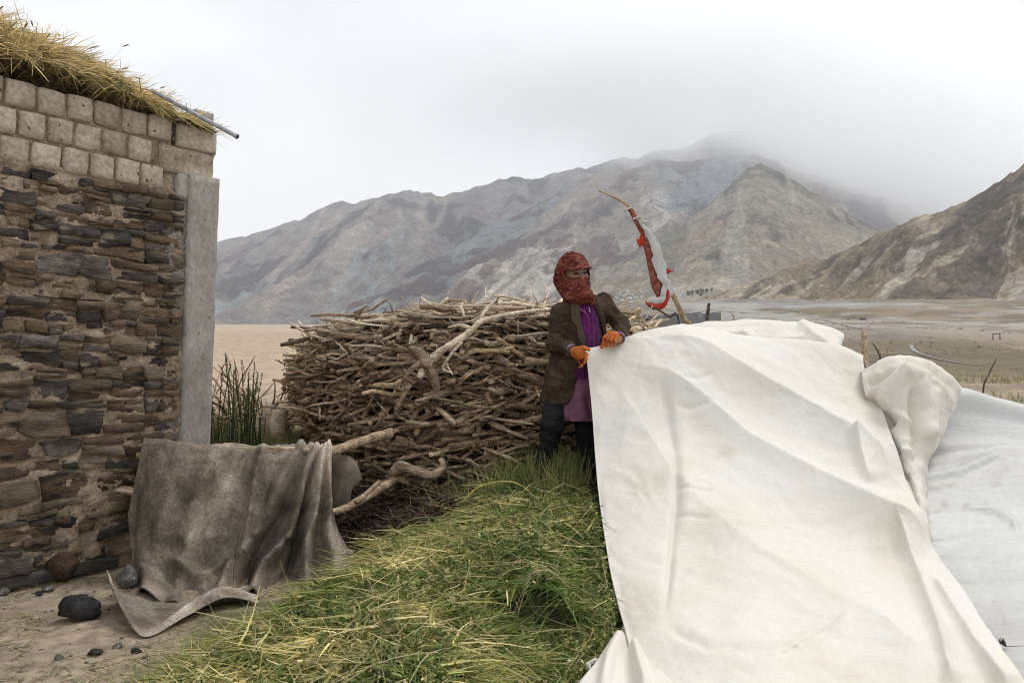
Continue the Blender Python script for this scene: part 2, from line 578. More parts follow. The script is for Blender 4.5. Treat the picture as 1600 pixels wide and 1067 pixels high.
def col_left(PX, v, q, al, r1, r2, r3, n):
    base = np.broadcast_to(cA(0.165, 0.150, 0.140), v.shape + (3,))
    rock = fbm(q / 260, al / 500, seed=71, octv=6, gain=0.6)
    C = lerp(base, cA(0.075, 0.070, 0.075), sstep(-0.02, 0.22, rock) * sstep(0.15, 0.5, v))        # dark crags
    scree = fbm(q / 60 + r1, al / 1400, seed=72, octv=5, gain=0.6)
    C = lerp(C, cA(0.185, 0.195, 0.185), sstep(0.0, 0.3, scree) * (1 - sstep(0.5, 0.85, v)) * 0.85)
    C = lerp(C, cA(0.25, 0.215, 0.18), sstep(0.1, 0.4, fbm(q / 150, al / 900, seed=73)) * 0.7)
    C = lerp(C, cA(0.13, 0.10, 0.10), sstep(0.1, 0.3, fbm(q / 120, al / 150, seed=74, gain=.65)) * 0.6)
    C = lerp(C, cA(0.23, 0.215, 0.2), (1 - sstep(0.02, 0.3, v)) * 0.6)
    return C * (1 + 0.28 * r3[..., None])


def col_mid(PX, v, q, al, r1, r2, r3, n):
    base = np.broadcast_to(cA(0.20, 0.175, 0.15), v.shape + (3,))
    C = lerp(base, cA(0.34, 0.305, 0.26), sstep(0.02, 0.25, fbm(q / 110 + r1 * .6, al / 700, seed=81, octv=6, gain=.62)) * sstep(0.05, 0.2, v) * (1 - sstep(0.6, 0.85, v)) * 0.85)
    C = lerp(C, cA(0.155, 0.165, 0.165), sstep(0.0, 0.28, fbm(q / 180, al / 1100, seed=82, octv=5)) * 0.75)
    C = lerp(C, cA(0.105, 0.09, 0.09), sstep(0.06, 0.22, fbm(q / 160, al / 330, seed=83, octv=6, gain=.62)) * sstep(0.35, 0.65, v) * 0.85)
    C = lerp(C, cA(0.12, 0.09, 0.085), sstep(0.16, 0.26, fbm(q / 130, al / 260, seed=85, octv=5, gain=.6)) * 0.7)
    C = lerp(C, cA(0.30, 0.265, 0.225), sstep(0.62, 0.8, r1) * 0.45)
    return C * (1 + 0.25 * r3[..., None])


def col_pyr(PX, v, q, al, r1, r2, r3, n):
    base = np.broadcast_to(cA(0.222, 0.195, 0.158), v.shape + (3,))
    C = lerp(base, cA(0.15, 0.14, 0.115), sstep(-0.1, 0.3, fbm(q / 150, al / 500, seed=91, octv=6)) * 0.8)
    C = lerp(C, cA(0.11, 0.10, 0.09), sstep(0.15, 0.4, fbm(q / 140, al / 400, seed=92, octv=6, gain=.6)) * 0.7)
    C = lerp(C, cA(0.25, 0.165, 0.125), sstep(0.1, 0.3, fbm(q / 200, al / 400, seed=93)) * sstep(0.45, 0.8, v) * 0.25)
    C = lerp(C, cA(0.30, 0.272, 0.23), sstep(0.1, 0.35, fbm(q / 60, al / 600, seed=94, octv=5)) * 0.55)
    return C * (1 + 0.22 * r3[..., None])


def col_right(PX, v, q, al, r1, r2, r3, n):
    base = np.broadcast_to(cA(0.20, 0.165, 0.12), v.shape + (3,))
    C = lerp(base, cA(0.30, 0.255, 0.195), sstep(0.0, 0.3, fbm(q / 45 + r1, al / 160, seed=101, octv=6, gain=.6)) * 0.8)
    C = lerp(C, cA(0.105, 0.086, 0.07), sstep(0.0, 0.3, fbm(q / 60, al / 300, seed=102, octv=6, gain=.6)) * sstep(0.2, 0.5, v) * 0.75)
    C = lerp(C, cA(0.115, 0.098, 0.09), sstep(-0.05, 0.25, fbm(q / 75, al / 300, seed=103, octv=4)) * (1 - sstep(0.35, 0.6, v)) * sstep(0.04, .1, v) * .45)
    C = lerp(C, cA(0.36, 0.32, 0.27), sstep(0.02, 0.36, fbm(q / 22 + 2 * r1, al / 260, seed=104, octv=5, gain=.6)) * sstep(0.05, 0.15, v) * (1 - sstep(0.55, 0.75, v)) * 0.55)
    C = lerp(C, cA(0.36, 0.34, 0.315), sstep(0.08, 0.25, fbm(q / 10, al / 60, seed=105, octv=4)) * (1 - sstep(0.07, 0.16, v)) * sstep(1300, 1420, PX) * 0.8)
    C = lerp(C, cA(0.36, 0.30, 0.24), (1 - sstep(0.0, 0.22, v)) * (1 - sstep(1180, 1300, PX)) * 0.7)
    return C * (1 + 0.3 * r3[..., None])


# far left range, its long front spur, the pyramid in the middle and the near slope on the right
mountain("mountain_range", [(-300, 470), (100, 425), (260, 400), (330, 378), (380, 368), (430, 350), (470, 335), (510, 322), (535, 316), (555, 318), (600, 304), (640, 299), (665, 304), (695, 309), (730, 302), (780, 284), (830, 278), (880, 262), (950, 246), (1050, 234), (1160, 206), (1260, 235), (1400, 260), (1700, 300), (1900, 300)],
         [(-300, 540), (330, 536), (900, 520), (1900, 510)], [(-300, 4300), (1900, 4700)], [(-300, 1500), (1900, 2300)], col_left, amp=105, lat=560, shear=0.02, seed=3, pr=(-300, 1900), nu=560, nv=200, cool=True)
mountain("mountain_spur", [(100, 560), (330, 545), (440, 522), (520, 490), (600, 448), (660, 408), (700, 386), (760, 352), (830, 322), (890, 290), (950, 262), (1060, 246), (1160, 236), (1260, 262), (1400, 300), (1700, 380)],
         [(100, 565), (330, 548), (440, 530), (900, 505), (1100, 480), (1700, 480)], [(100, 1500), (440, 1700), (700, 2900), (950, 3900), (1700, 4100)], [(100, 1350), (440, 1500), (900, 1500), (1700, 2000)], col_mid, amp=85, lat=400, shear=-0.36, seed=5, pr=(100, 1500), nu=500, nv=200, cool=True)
mountain("pyramid_mountain", [(780, 500), (880, 462), (940, 432), (1000, 398), (1050, 360), (1100, 318), (1140, 282), (1165, 262), (1187, 250), (1215, 264), (1260, 292), (1310, 318), (1360, 345), (1420, 372), (1500, 420), (1650, 470)],
         [(780, 504), (900, 480), (1100, 470), (1300, 468), (1650, 474)], [(780, 1500), (1000, 2000), (1187, 2500), (1400, 2300), (1650, 1900)], [(780, 1250), (1650, 1250)], col_pyr, amp=46, lat=240, shear=-0.28, seed=8, pr=(780, 1650), nu=380)
mountain("hillside", [(1040, 478), (1090, 466), (1130, 452), (1200, 428), (1250, 410), (1300, 395), (1340, 380), (1380, 364), (1430, 342), (1480, 325), (1530, 298), (1570, 272), (1600, 252), (1700, 190), (1900, 90)],
         [(1040, 480), (1150, 474), (1280, 492), (1400, 505), (1600, 520), (1900, 540)], [(1040, 1250), (1200, 1300), (1600, 1150), (1900, 1000)], [(1040, 1150), (1200, 900), (1400, 560), (1600, 420), (1900, 330)], col_right, amp=24, lat=120, shear=-0.70, seed=12, pr=(1040, 1900), nu=480, power=1.0, fine=0.35)

# ---------------------------------------------------------------- haze and cloud
def volume_mat(name, density_nodes=None, density=1e-4, color=(0.9, 0.93, 1.0), aniso=0.0):
    m = bpy.data.materials.new(name)
    m.use_nodes = True
    t = m.node_tree
    t.nodes.clear()
    o_ = t.nodes.new("ShaderNodeOutputMaterial")
    v_ = t.nodes.new("ShaderNodeVolumePrincipled")
    v_.inputs["Color"].default_value = (*color, 1)
    v_.inputs["Density"].default_value = density
    v_.inputs["Anisotropy"].default_value = aniso
    t.links.new(v_.outputs[0], o_.inputs["Volume"])
    if density_nodes:
        density_nodes(t, v_)
    return m


bV, bQ = box(0, 2400, 590, 16000, 5400, 1250)
hz = obj("haze", mesh_data("haze", bV, bQ, False), volume_mat("thin_haze", density=1.0e-4, color=(0.93, 0.965, 1.0), aniso=0.35))
hz["kind"] = "stuff"
hz["label"] = "thin bluish haze filling the valley air"


def cloud_density(t, v_):
    N, L = t.nodes.new, t.links.new
    ge = N("ShaderNodeNewGeometry")
    sp = N("ShaderNodeSeparateXYZ"); L(ge.outputs["Position"], sp.inputs[0])
    def math_(op, a, b=None, clamp=False):
        n = N("ShaderNodeMath"); n.operation = op; n.use_clamp = clamp
        for k, q in enumerate((a, b)):
            if q is None: continue
            if isinstance(q, (int, float)): n.inputs[k].default_value = q
            else: L(q, n.inputs[k])
        return n.outputs[0]
    nz = N("ShaderNodeTexNoise"); nz.inputs["Scale"].default_value = 0.0016; nz.inputs["Detail"].default_value = 4
    L(ge.outputs["Position"], nz.inputs["Vector"])
    base = math_('SUBTRACT', math_('ADD', 55.0, math_('MULTIPLY', sp.outputs["Y"], 0.2)), math_('MULTIPLY', math_('MAXIMUM', math_('SUBTRACT', sp.outputs["X"], 1050.0), 0.0), 0.55))
    h = math_('ADD', math_('SUBTRACT', sp.outputs["Z"], base), math_('MULTIPLY', math_('SUBTRACT', nz.outputs["Fac"], 0.5), 620.0))
    f = math_('DIVIDE', h, 420.0, True)
    f = math_('MULTIPLY', f, f)
    xr = math_('DIVIDE', math_('ADD', sp.outputs["X"], 900.0), 1100.0, True)
    f = math_('MULTIPLY', f, xr)
    f = math_('MULTIPLY', f, math_('SUBTRACT', 1.0, math_('DIVIDE', math_('SUBTRACT', h, 420.0), 500.0, True)))
    L(math_('MULTIPLY', f, 0.0034), v_.inputs["Density"])


bV, bQ = box(1900, 3800, 950, 6400, 3000, 1300)
cl = obj("cloud", mesh_data("cloud", bV, bQ, False), volume_mat("low_cloud", cloud_density, color=(0.985, 0.99, 1.0), aniso=0.75))
cl["kind"] = "stuff"
cl["label"] = "low grey cloud hanging over the mountain tops"
# ================================================================ stone building with adobe courses and concrete pillar
WA = np.array([-2.765, 4.30]); WB = np.array([-2.20, 5.07])
WD = (WB - WA) / np.linalg.norm(WB - WA)
WN = np.array([WD[1], -WD[0]])             # outward, towards the yard
LEAN = 0.030


def wt(px):
    """distance along the wall seen at pixel column px"""
    s = (px - 800) / F
    return (s * WA[1] - WA[0]) / (WD[0] - s * WD[1])


def W(t, z, d=0.0):
    t, z, d = np.broadcast_arrays(np.asarray(t, float), np.asarray(z, float), np.asarray(d, float))
    tt = t + LEAN * (z - 1.25)
    return np.stack([WA[0] + WD[0] * tt + WN[0] * d, WA[1] + WD[1] * tt + WN[1] * d, z], -1)


T0, T1 = -1.9, wt(272) + 0.02              # stonework from T0 to the pillar
TP0, TP1 = wt(281), wt(328)
ZB, ZT = 2.31, 2.785                       # adobe courses
M_stone = surf("slate_stone", [(0.032, 0.026, 0.024), (0.070, 0.057, 0.050), (0.14, 0.117, 0.10), (0.25, 0.212, 0.175)], scale=3.2, stretch=(1, 1, 3.5), rand=0.5, bump=1.0, bscale=26, bdist=0.03,
               bstretch=(1.0, 1.0, 5.0), vary=0.4, vscale=26, rough=0.8, spec=0.3, lo=0.28, hi=0.72, spots=((0.30, 0.245, 0.18), 7, 0.60, 0.10))
M_stone_b = surf("brown_schist", [(0.077, 0.052, 0.033), (0.140, 0.096, 0.061), (0.239, 0.168, 0.106), (0.349, 0.252, 0.163)], scale=3.0, stretch=(1, 1, 4), rand=0.35, bump=1.0, bscale=26, bdist=0.03,
               bstretch=(1.0, 1.0, 6.0), vary=0.35, vscale=30, rough=0.85, spec=0.25, lo=0.28, hi=0.72, spots=((0.04, 0.032, 0.028), 5, 0.58, 0.08))
M_stone_c = surf("grey_schist", [(0.077, 0.059, 0.041), (0.161, 0.122, 0.084), (0.280, 0.214, 0.146), (0.405, 0.306, 0.207)], scale=3.0, stretch=(1, 1, 6), rand=0.3, bump=1.0, bscale=26, bdist=0.03,
               bstretch=(1.0, 1.0, 8.0), vary=0.35, vscale=30, rough=0.8, spec=0.3, lo=0.28, hi=0.72, spots=((0.27, 0.215, 0.155), 6, 0.58, 0.1))
STONES = [M_stone, M_stone, M_stone_b, M_stone_b, M_stone_c, M_stone_b]
M_mortar = surf("mud_mortar", [(0.20, 0.15, 0.10), (0.33, 0.255, 0.18), (0.45, 0.36, 0.265)], scale=9, bump=1.0, bscale=45, bdist=0.02, vary=0.3, vscale=60, rough=0.95, spec=0.1)
M_adobe = surf("adobe_brick", [(0.31, 0.255, 0.195), (0.42, 0.35, 0.27), (0.50, 0.425, 0.34)], scale=5, rand=0.12, bump=0.7, bscale=40, bdist=0.012, vary=0.2, vscale=40, rough=0.95, spec=0.1,
               spots=((0.09, 0.075, 0.06), 26, 0.66, 0.05))
M_conc = surf("weathered_concrete", [(0.235, 0.212, 0.185), (0.31, 0.283, 0.25), (0.37, 0.342, 0.305)], scale=4.0, stretch=(1, 1, .7), bump=0.7, bscale=40, bdist=0.008, vary=0.16, vscale=40, rough=0.92, spec=0.15,
              spots=((0.17, 0.15, 0.13), 38, 0.66, 0.06))
M_render = surf("grey_render_smear", [(0.13, 0.115, 0.10), (0.21, 0.185, 0.16), (0.29, 0.255, 0.215)], scale=7, bump=1.0, bscale=35, bdist=0.02, vary=0.25, vscale=50, rough=0.95, spec=0.1)
M_plank = surf("dark_plank", [(0.03, 0.027, 0.025), (0.07, 0.062, 0.055), (0.12, 0.105, 0.09)], scale=4, stretch=(1, 1, 8), bump=0.8, bscale=20, bdist=0.01, vary=0.3, rough=0.85)

building = empty("stone_building", (WA[0], WA[1], 0))
tag(building, "rubble stone building with three adobe brick courses on top and a concrete corner pillar", "building")
BO = np.array([WA[0], WA[1], 0.0])


def bpart(name, me, mat, parent=building):
    return obj(name, me, mat, parent)


def rel(V):
    return np.asarray(V, float) - BO


# mortar bed: bumpy sheet with thickness behind it
nt_, nz_ = 330, 240
tt = np.linspace(T0, T1 + 0.02, nt_); zz = np.linspace(-0.1, ZB + 0.03, nz_)
TT, ZZ = np.meshgrid(tt, zz, indexing='ij')
dep = 0.019 + 0.028 * fbm(TT * 8, ZZ * 15, seed=41, octv=5, gain=.62) + 0.012 * fbm(TT * 2.5, ZZ * 5, seed=42)
bpart("mortar", mesh_data("mortar", rel(W(TT, ZZ, dep).reshape(-1, 3)), grid_faces(nt_, nz_)), M_mortar)
# body of the building behind the mortar, roof slab
Vb = []
for (t, d) in ((T0, -0.03), (TP1 - 0.02, -0.03), (TP1 - 0.02, -2.6), (T0, -2.6)):
    for z in (-0.2, ZT - 0.02):
        Vb.append(W(t, z, d))
bpart("wall_core", mesh_data("wall_core", rel(np.array(Vb)), np.array([[0, 2, 3, 1], [2, 4, 5, 3], [4, 6, 7, 5], [6, 0, 1, 7], [1, 3, 5, 7]]), False), M_mortar)

# --- stones: anisotropic Voronoi cells of staggered jittered courses
rs = np.random.default_rng(23)


def course_line(k, z0, t):
    return z0 + .024 * float(vnoise(t * 2.6, k * 3.7, seed=5)) + .009 * float(vnoise(t * 8, k * 5.1, seed=6)) + .032 * float(vnoise(t * .9, z0 * .8, seed=7))


def slab_ring(t0, t1, zlo, zhi, sl0, sl1):
    """jagged outline of one slab between two course lines"""
    gx, gz = rs.uniform(.002, .007), rs.uniform(.001, .005)
    w = t1 - t0
    m = 4 if w > .10 else 3
    pts = []
    pinch0, pinch1 = rs.uniform(0, .45, 2) * (rs.uniform(size=2) < .4)
    for q in range(m):
        f = q / (m - 1)
        pin = pinch0 * max(0, 1 - 3 * f) + pinch1 * max(0, 3 * f - 2)
        t = t0 + gx + (w - 2 * gx) * f
        hh = zhi(t) - zlo(t)
        pts.append((t + sl0 * (1 - f) * -.5 + sl1 * f * -.5, zlo(t) + gz + hh * (.5 * pin + rs.uniform(0, .10) * (0 < f < 1))))
    top = []
    for q in range(m):
        f = q / (m - 1)
        pin = pinch0 * max(0, 1 - 3 * f) + pinch1 * max(0, 3 * f - 2)
        t = t0 + gx + (w - 2 * gx) * f
        hh = zhi(t) - zlo(t)
        top.append((t + sl0 * (1 - f) * .5 + sl1 * f * .5, zhi(t) - gz - hh * (.5 * pin + rs.uniform(0, .16) * (0 < f < 1))))
    right = [((pts[-1][0] + top[-1][0]) / 2 + rs.uniform(0, .010), (pts[-1][1] + top[-1][1]) / 2)]
    left = [((pts[0][0] + top[0][0]) / 2 - rs.uniform(0, .010), (pts[0][1] + top[0][1]) / 2)]
    return np.array(pts + right + top[::-1] + left)


stones_geo = []
z = 0.075
k = 0
while z < ZB - .02:
    h = float(rs.choice([0.038, 0.056, 0.078, 0.105, 0.14], p=[.20, .24, .25, .19, .12]))
    if z + h > ZB - .03: h = ZB - .004 - z
    lo_f = lambda t, k=k, z=z: course_line(k, z, t) if k else z
    last = z + h > ZB - .01
    hi_f = lambda t, k=k, z=z, h=h, last=last: (z + h) if last else course_line(k + 1, z + h, t)
    t = -0.80 + rs.uniform(-.2, 0)
    sl = rs.uniform(-.25, .25) * h
    while t < T1 - .02:
        w = h * rs.uniform(1.4, 6.0) if h < .07 else h * rs.uniform(.9, 2.5)
        w = min(max(w, .055), .36)
        if t + w > T1 - .05: w = T1 - .004 - t
        sl2 = rs.uniform(-.35, .35) * h if t + w < T1 - .02 else 0.0
        if h > .06 and rs.uniform() < .42:               # two thin slabs in place of one block
            f = rs.uniform(.35, .65)
            mid = lambda t_, lo_f=lo_f, hi_f=hi_f, f=f: lo_f(t_) + (hi_f(t_) - lo_f(t_)) * f
            rings = [slab_ring(t, t + w, lo_f, mid, sl * f, sl2 * f), slab_ring(t, t + w, mid, hi_f, sl * (1 - f), sl2 * (1 - f))]
        else:
            rings = [slab_ring(t, t + w, lo_f, hi_f, sl, sl2)]
        for ring in rings:
            c = ring.mean(0)
            ring[:, 0] = np.minimum(ring[:, 0], T1)
            stones_geo.append((c, ring - c, w, h))
        t += w
        sl = sl2
    z += h
    k += 1


def stone_mesh(name, c, ring, prot, g):
    n = len(ring)
    tilt = g.uniform(-0.18, 0.18, 2)
    rows = [(-0.04, 1.03), (prot * 0.80, 1.0), (prot * g.uniform(.8, 1.0), g.uniform(.90, .97))]
    V = []
    for (d, s) in rows:
        rr = ring * s
        rr = rr * (1 + (0 if d < 0 else 1) * g.uniform(-.07, .05, (n, 1)))
        dd = d + (0 if d < 0 else 1) * (rr[:, 0] * tilt[0] + rr[:, 1] * tilt[1] + g.uniform(-.006, .006, n))
        V.append(np.stack([rr[:, 0], rr[:, 1], dd], -1))
    ctr = np.array([[g.uniform(-.2, .2) * np.ptp(ring[:, 0]) * .4, g.uniform(-.2, .2) * np.ptp(ring[:, 1]) * .4, prot * g.uniform(.8, 1.15)]])
    L3 = np.vstack(V + [ctr])                # (t, z, depth) about the stone centre
    pt = W(c[0] + L3[:, 0], c[1] + L3[:, 1], L3[:, 2])
    org = W(c[0], c[1], 0.0)
    Q = []
    for r in range(2):
        for k in range(n):
            Q.append((r * n + k, r * n + (k + 1) % n, (r + 1) * n + (k + 1) % n, (r + 1) * n + k))
    T = [(2 * n + k, 2 * n + (k + 1) % n, 3 * n) for k in range(n)]
    return mesh_data(name, pt - org, [np.array(Q), np.array(T)], False), org


order = np.argsort([-r[1][:, 0].ptp() * r[1][:, 1].ptp() if hasattr(r[1], 'ptp') else -np.ptp(r[1][:, 0]) * np.ptp(r[1][:, 1]) for r in stones_geo])
vis = [k for k in order if wt(-25) < stones_geo[k][0][0]]
smalls = Bag()
for rank, k in enumerate(vis):
    c, ring, w, h = stones_geo[k]
    prot = rs.uniform(0.010, 0.055) + (0.012 if h > 0.1 else 0)
    me, org = stone_mesh("stone", c, ring, prot, rs)
    if rank < 295:
        o = bpart("stone", me, STONES[rs.integers(0, 6)])
        o.location = org - BO
print("stones", len(vis), len(stones_geo))
# stones left of the frame and the smallest ones, joined
bag = Bag()
for k in [q for q in order if q not in set(vis[:295])]:
    c, ring, w, h = stones_geo[k]
    me, org = stone_mesh("s", c, ring, rs.uniform(0.01, 0.03), rs)
    n = len(ring)
    V = np.zeros(len(me.vertices) * 3, np.float32); me.vertices.foreach_get("co", V)
    Q = [(r * n + a, r * n + (a + 1) % n, (r + 1) * n + (a + 1) % n, (r + 1) * n + a) for r in range(2) for a in range(n)]
    T = [(2 * n + a, 2 * n + (a + 1) % n, 3 * n) for a in range(n)]
    bag.add(V.reshape(-1, 3) + rel(org), Q, T)
    bpy.data.meshes.remove(me)
if bag.n:
    bpart("small_stones", bag.mesh("small_stones", False), M_stone)["kind"] = "stuff"

# --- adobe bricks: rounded blocks laid end-on in three courses
def brick_mesh(name, w, h, d, g, rnd=0.018):
    nx, ny = 6, 6
    u = np.array([-1, -.86, -.35, .35, .86, 1])
    U, V_ = np.meshgrid(u, u, indexing='ij')
    edge = np.maximum(np.abs(U), np.abs(V_))
    # rounded-corner outline
    a = np.abs(U); b = np.abs(V_)
    cor = np.clip((a + b - 1.72) / 0.28, 0, 1)
    sx = U * (1 - 0.09 * cor) * w / 2; sy = V_ * (1 - 0.09 * cor) * h / 2
    D = np.where(edge > .95, d - rnd, d) + g.uniform(-.004, .004, U.shape)
    sx = sx + g.uniform(-.003, .003, U.shape); sy = sy + g.uniform(-.003, .003, U.shape)
    front = np.stack([sx, sy, D], -1).reshape(-1, 3)
    ringi = [i * 6 for i in range(6)] + [30 + j for j in range(1, 6)] + [i * 6 + 5 for i in range(4, -1, -1)] + [j for j in range(4, 0, -1)]
    back = front[ringi].copy(); back[:, 2] = -0.05
    V = np.vstack([front, back])
    Q = list(map(tuple, grid_faces(6, 6)))
    m = len(ringi)
    for k in range(m):
        Q.append((ringi[(k + 1) % m], ringi[k], 36 + k, 36 + (k + 1) % m))
    return V, np.array(Q)


rb = np.random.default_rng(5)
rowh = (ZT - ZB) / 3.0
for row in range(3):
    zc = ZB + rowh * (row + 0.5)
    t = -1.85 + (0.085 if row % 2 else 0.0) + (0.03 if row == 2 else 0)
    lim = TP0 - (0.03 if row == 0 else 0.16 if row == 1 else 0.11)
    while True:
        w = rb.uniform(0.150, 0.172)
        if t + w > lim + 0.03: break
        V, Q = brick_mesh("brick", w - 0.012, rowh - rb.uniform(0.008, 0.014), rb.uniform(0.018, 0.034), rb)
        ang = rb.uniform(-.02, .02)
        ct, cz = t + w / 2, zc + rb.uniform(-.004, .004)
        tx = V[:, 0] * math.cos(ang) - V[:, 1] * math.sin(ang); tz = V[:, 0] * math.sin(ang) + V[:, 1] * math.cos(ang)
        org = W(ct, cz, 0.0)
        o = bpart("brick", mesh_data("brick", W(ct + tx, cz + tz, V[:, 2]) - org, Q), M_adobe)
        o.location = org - BO
        t += w
# mud between the bricks
tt = np.linspace(T0, TP1 - .03, 220); zz = np.linspace(ZB - 0.02, ZT - 0.012, 50)
TT, ZZ = np.meshgrid(tt, zz, indexing='ij')
bpart("brick_joint", mesh_data("brick_joint", rel(W(TT, ZZ, 0.002 + 0.008 * fbm(TT * 14, ZZ * 20, seed=47)).reshape(-1, 3)), grid_faces(220, 50)), M_mortar)


# --- blobs of render, blocks and the pillar
def slab(name, t0, t1, z0, z1, d0, d1, mat, nx=14, nz=14, rough=0.006, seed=1, rag=0.0, parent=building):
    """thick slab on the wall face with a rough front and closed sides"""
    tt = np.linspace(t0, t1, nx); zz = np.linspace(z0, z1, nz)
    TT, ZZ = np.meshgrid(tt, zz, indexing='ij')
    TT = TT + rag * fbm(ZZ * 9, TT * 3, seed=seed + 3) * (np.abs(TT - (t0 + t1) / 2) > .49 * (t1 - t0))
    D = d1 + rough * fbm(TT * 14, ZZ * 14, seed=seed)
    e = (np.arange(nx) == 0)[:, None] | (np.arange(nx) == nx - 1)[:, None] | (np.arange(nz) == 0)[None] | (np.arange(nz) == nz - 1)[None]
    D = np.where(e, D - 0.006, D)
    fr = W(TT, ZZ, D).reshape(-1, 3)
    ri = [i * nz for i in range(nx)] + [(nx - 1) * nz + j for j in range(1, nz)] + [i * nz + nz - 1 for i in range(nx - 2, -1, -1)] + [j for j in range(nz - 2, 0, -1)]
    tb, zb = TT.reshape(-1)[ri], ZZ.reshape(-1)[ri]
    bk = W(tb, zb, d0)
    Q = [tuple(q) for q in grid_faces(nx, nz)]
    m = len(ri)
    for k in range(m):
        Q.append((ri[(k + 1) % m], ri[k], nx * nz + k, nx * nz + (k + 1) % m))
    return bpart(name, mesh_data(name, rel(np.vstack([fr, bk])), np.array(Q)), mat, parent)


slab("pillar", TP0, TP1, -0.1, 2.455, -0.3, 0.045, M_conc, 10, 60, 0.004, 3, 0.006)
slab("grey_render", TP0 - 0.13, TP0 + 0.01, 0.55, 2.30, -0.03, 0.022, M_render, 22, 110, 0.028, 8, 0.05)
slab("mortar_patch", TP0 - 0.19, TP1 - 0.035, 2.44, 2.61, -0.05, 0.03, M_adobe, 16, 12, 0.02, 9, 0.02)
slab("mortar_patch", TP0 - 0.075, TP0 + 0.015, 2.28, 2.45, -0.05, 0.026, M_conc, 10, 10, 0.01, 10, 0.01)
slab("concrete_block", TP0 - 0.085, TP1 - 0.03, 2.615, 2.765, -0.25, 0.04, M_adobe, 12, 8, 0.006, 11)
slab("concrete_block", TP0 + 0.05, TP1 - 0.03, 2.77, 2.90, -0.25, 0.0, M_conc, 10, 8, 0.006, 12)
slab("dark_wedge_stone", TP0 - 0.115, TP0 - 0.09, 2.62, 2.755, -0.05, 0.012, M_stone, 5, 8, 0.01, 13)
slab("plank", -1.2, wt(192), 0.005, 0.075, -0.02, 0.05, M_plank, 40, 5, 0.006, 14)

# --- straw heap on the roof
def blades(bag, roots, dirs, lens, widths, cols, bend, g, segs=3, droop=0.25):
    """many thin curved ribbons"""
    n = len(roots)
    d = dirs / (np.linalg.norm(dirs, axis=1)[:, None] + 1e-9)
    side = np.cross(d, g.normal(size=(n, 3))); side /= np.linalg.norm(side, axis=1)[:, None] + 1e-9
    bdir = np.cross(d, side) * g.uniform(-1, 1, (n, 1)) + np.array([0, 0, -droop])
    rows = []
    for k in range(segs + 1):
        s = k / segs
        c = roots + d * (lens * s)[:, None] + bdir * (bend * lens * s * s)[:, None]
        w = widths * (1 - 0.75 * s)
        rows.append(c - side * w[:, None]); rows.append(c + side * w[:, None])
    V = np.stack(rows, 1).reshape(-1, 3)
    m = 2 * (segs + 1)
    base = (np.arange(n) * m)[:, None]
    Q = np.concatenate([base + np.array([2 * k, 2 * k + 1, 2 * k + 3, 2 * k + 2]) for k in range(segs)], 0)
    bag.add(V, Q, None, np.repeat(cols, m, 0))
    return (rows[-1] + rows[-2]) / 2


M_straw = surf("straw", [(0.85, 0.85, 0.85), (1.1, 1.1, 1.1)], scale=3, tint='col', bump=0, vary=0.15, vscale=20, rough=0.75, spec=0.2, trans=0.25)
M_thatch = surf("packed_straw", [(0.04, 0.035, 0.015), (0.12, 0.095, 0.04), (0.2, 0.16, 0.07)], scale=14, bump=1, bscale=40, bdist=0.03, rough=0.95)
PAL_STRAW = np.array([(0.24, 0.165, 0.085), (0.25, 0.21, 0.085), (0.40, 0.325, 0.15), (0.52, 0.42, 0.23), (0.54, 0.43, 0.25), (0.30, 0.21, 0.105)])


def roof_h(t, d):
    """straw surface over the roof: t along the wall, d depth behind its face"""
    tp = np.interp(t, [-1.9, -0.9, -0.2, wt(0), wt(60), wt(150), wt(230), wt(285), wt(312)], [0.42, 0.42, 0.42, 0.40, 0.35, 0.28, 0.17, 0.06, 0.0])
    prof = np.sqrt(np.clip(np.sin(np.pi * np.clip((d + 0.10) / 1.5, 0, 1) ** 0.6), 0, 1))
    return tp * prof + 0.05 * fbm(t * 5, d * 5, seed=61) * np.clip(tp * 6, 0, 1)


tt = np.linspace(-1.9, wt(318), 120); dd = np.linspace(-0.09, 1.35, 50)
TT, DD = np.meshgrid(tt, dd, indexing='ij')
HH = roof_h(TT, DD)
straw_org = W(0, ZT, 0)
straw = empty("straw_heap", straw_org)
tag(straw, "dry yellow straw heaped along the roof edge above the adobe bricks", "straw")
obj("straw_bed", mesh_data("straw_bed", W(TT, ZT - 0.03 + HH * 0.93, -DD).reshape(-1, 3) - straw_org, grid_faces(120, 50)), M_thatch, straw)
gs = np.random.default_rng(77)
n = 26000
t = gs.uniform(-1.3, wt(322), n); d = -0.09 + 1.3 * gs.uniform(0, 1, n) ** 1.7
keep = gs.uniform(0, 1, n) < np.where(t < wt(-60), 0.35, 1.0) * np.where(t > wt(235), 0.18, 1)
t, d = t[keep], d[keep]; n = len(t)
h = roof_h(t, d)
root = W(t, ZT - 0.02 + h * gs.uniform(.75, 1.0, n), -d)
flow = fbm(t * 4, d * 4, seed=63)
a = gs.normal(0.1, 0.6, n) + flow * 6.0
dirs = (np.cos(a)[:, None] * np.array([WD[0], WD[1], 0]) + 0.75 * np.sin(a)[:, None] * np.array([WN[0], WN[1], 0])
        + np.array([0, 0, 1.0]) * gs.normal(0.0, 0.36, n)[:, None])
up = gs.uniform(0, 1, n) < 0.012
dirs[up, 2] += 0.9
lens = gs.uniform(0.05, 0.20, n); lens[up] *= 1.2
ci = np.clip((fbm(t * 6, d * 6, seed=64) * 2.0 + gs.normal(0, 1.2, n) + 2.9), 0, 5.99).astype(int)
cols = PAL_STRAW[ci] * gs.uniform(.9, 2.3, (n, 1))
bag = Bag()
tips = blades(bag, root, dirs, lens, gs.uniform(0.0014, 0.0042, n), cols, gs.uniform(.1, .6, n), gs)
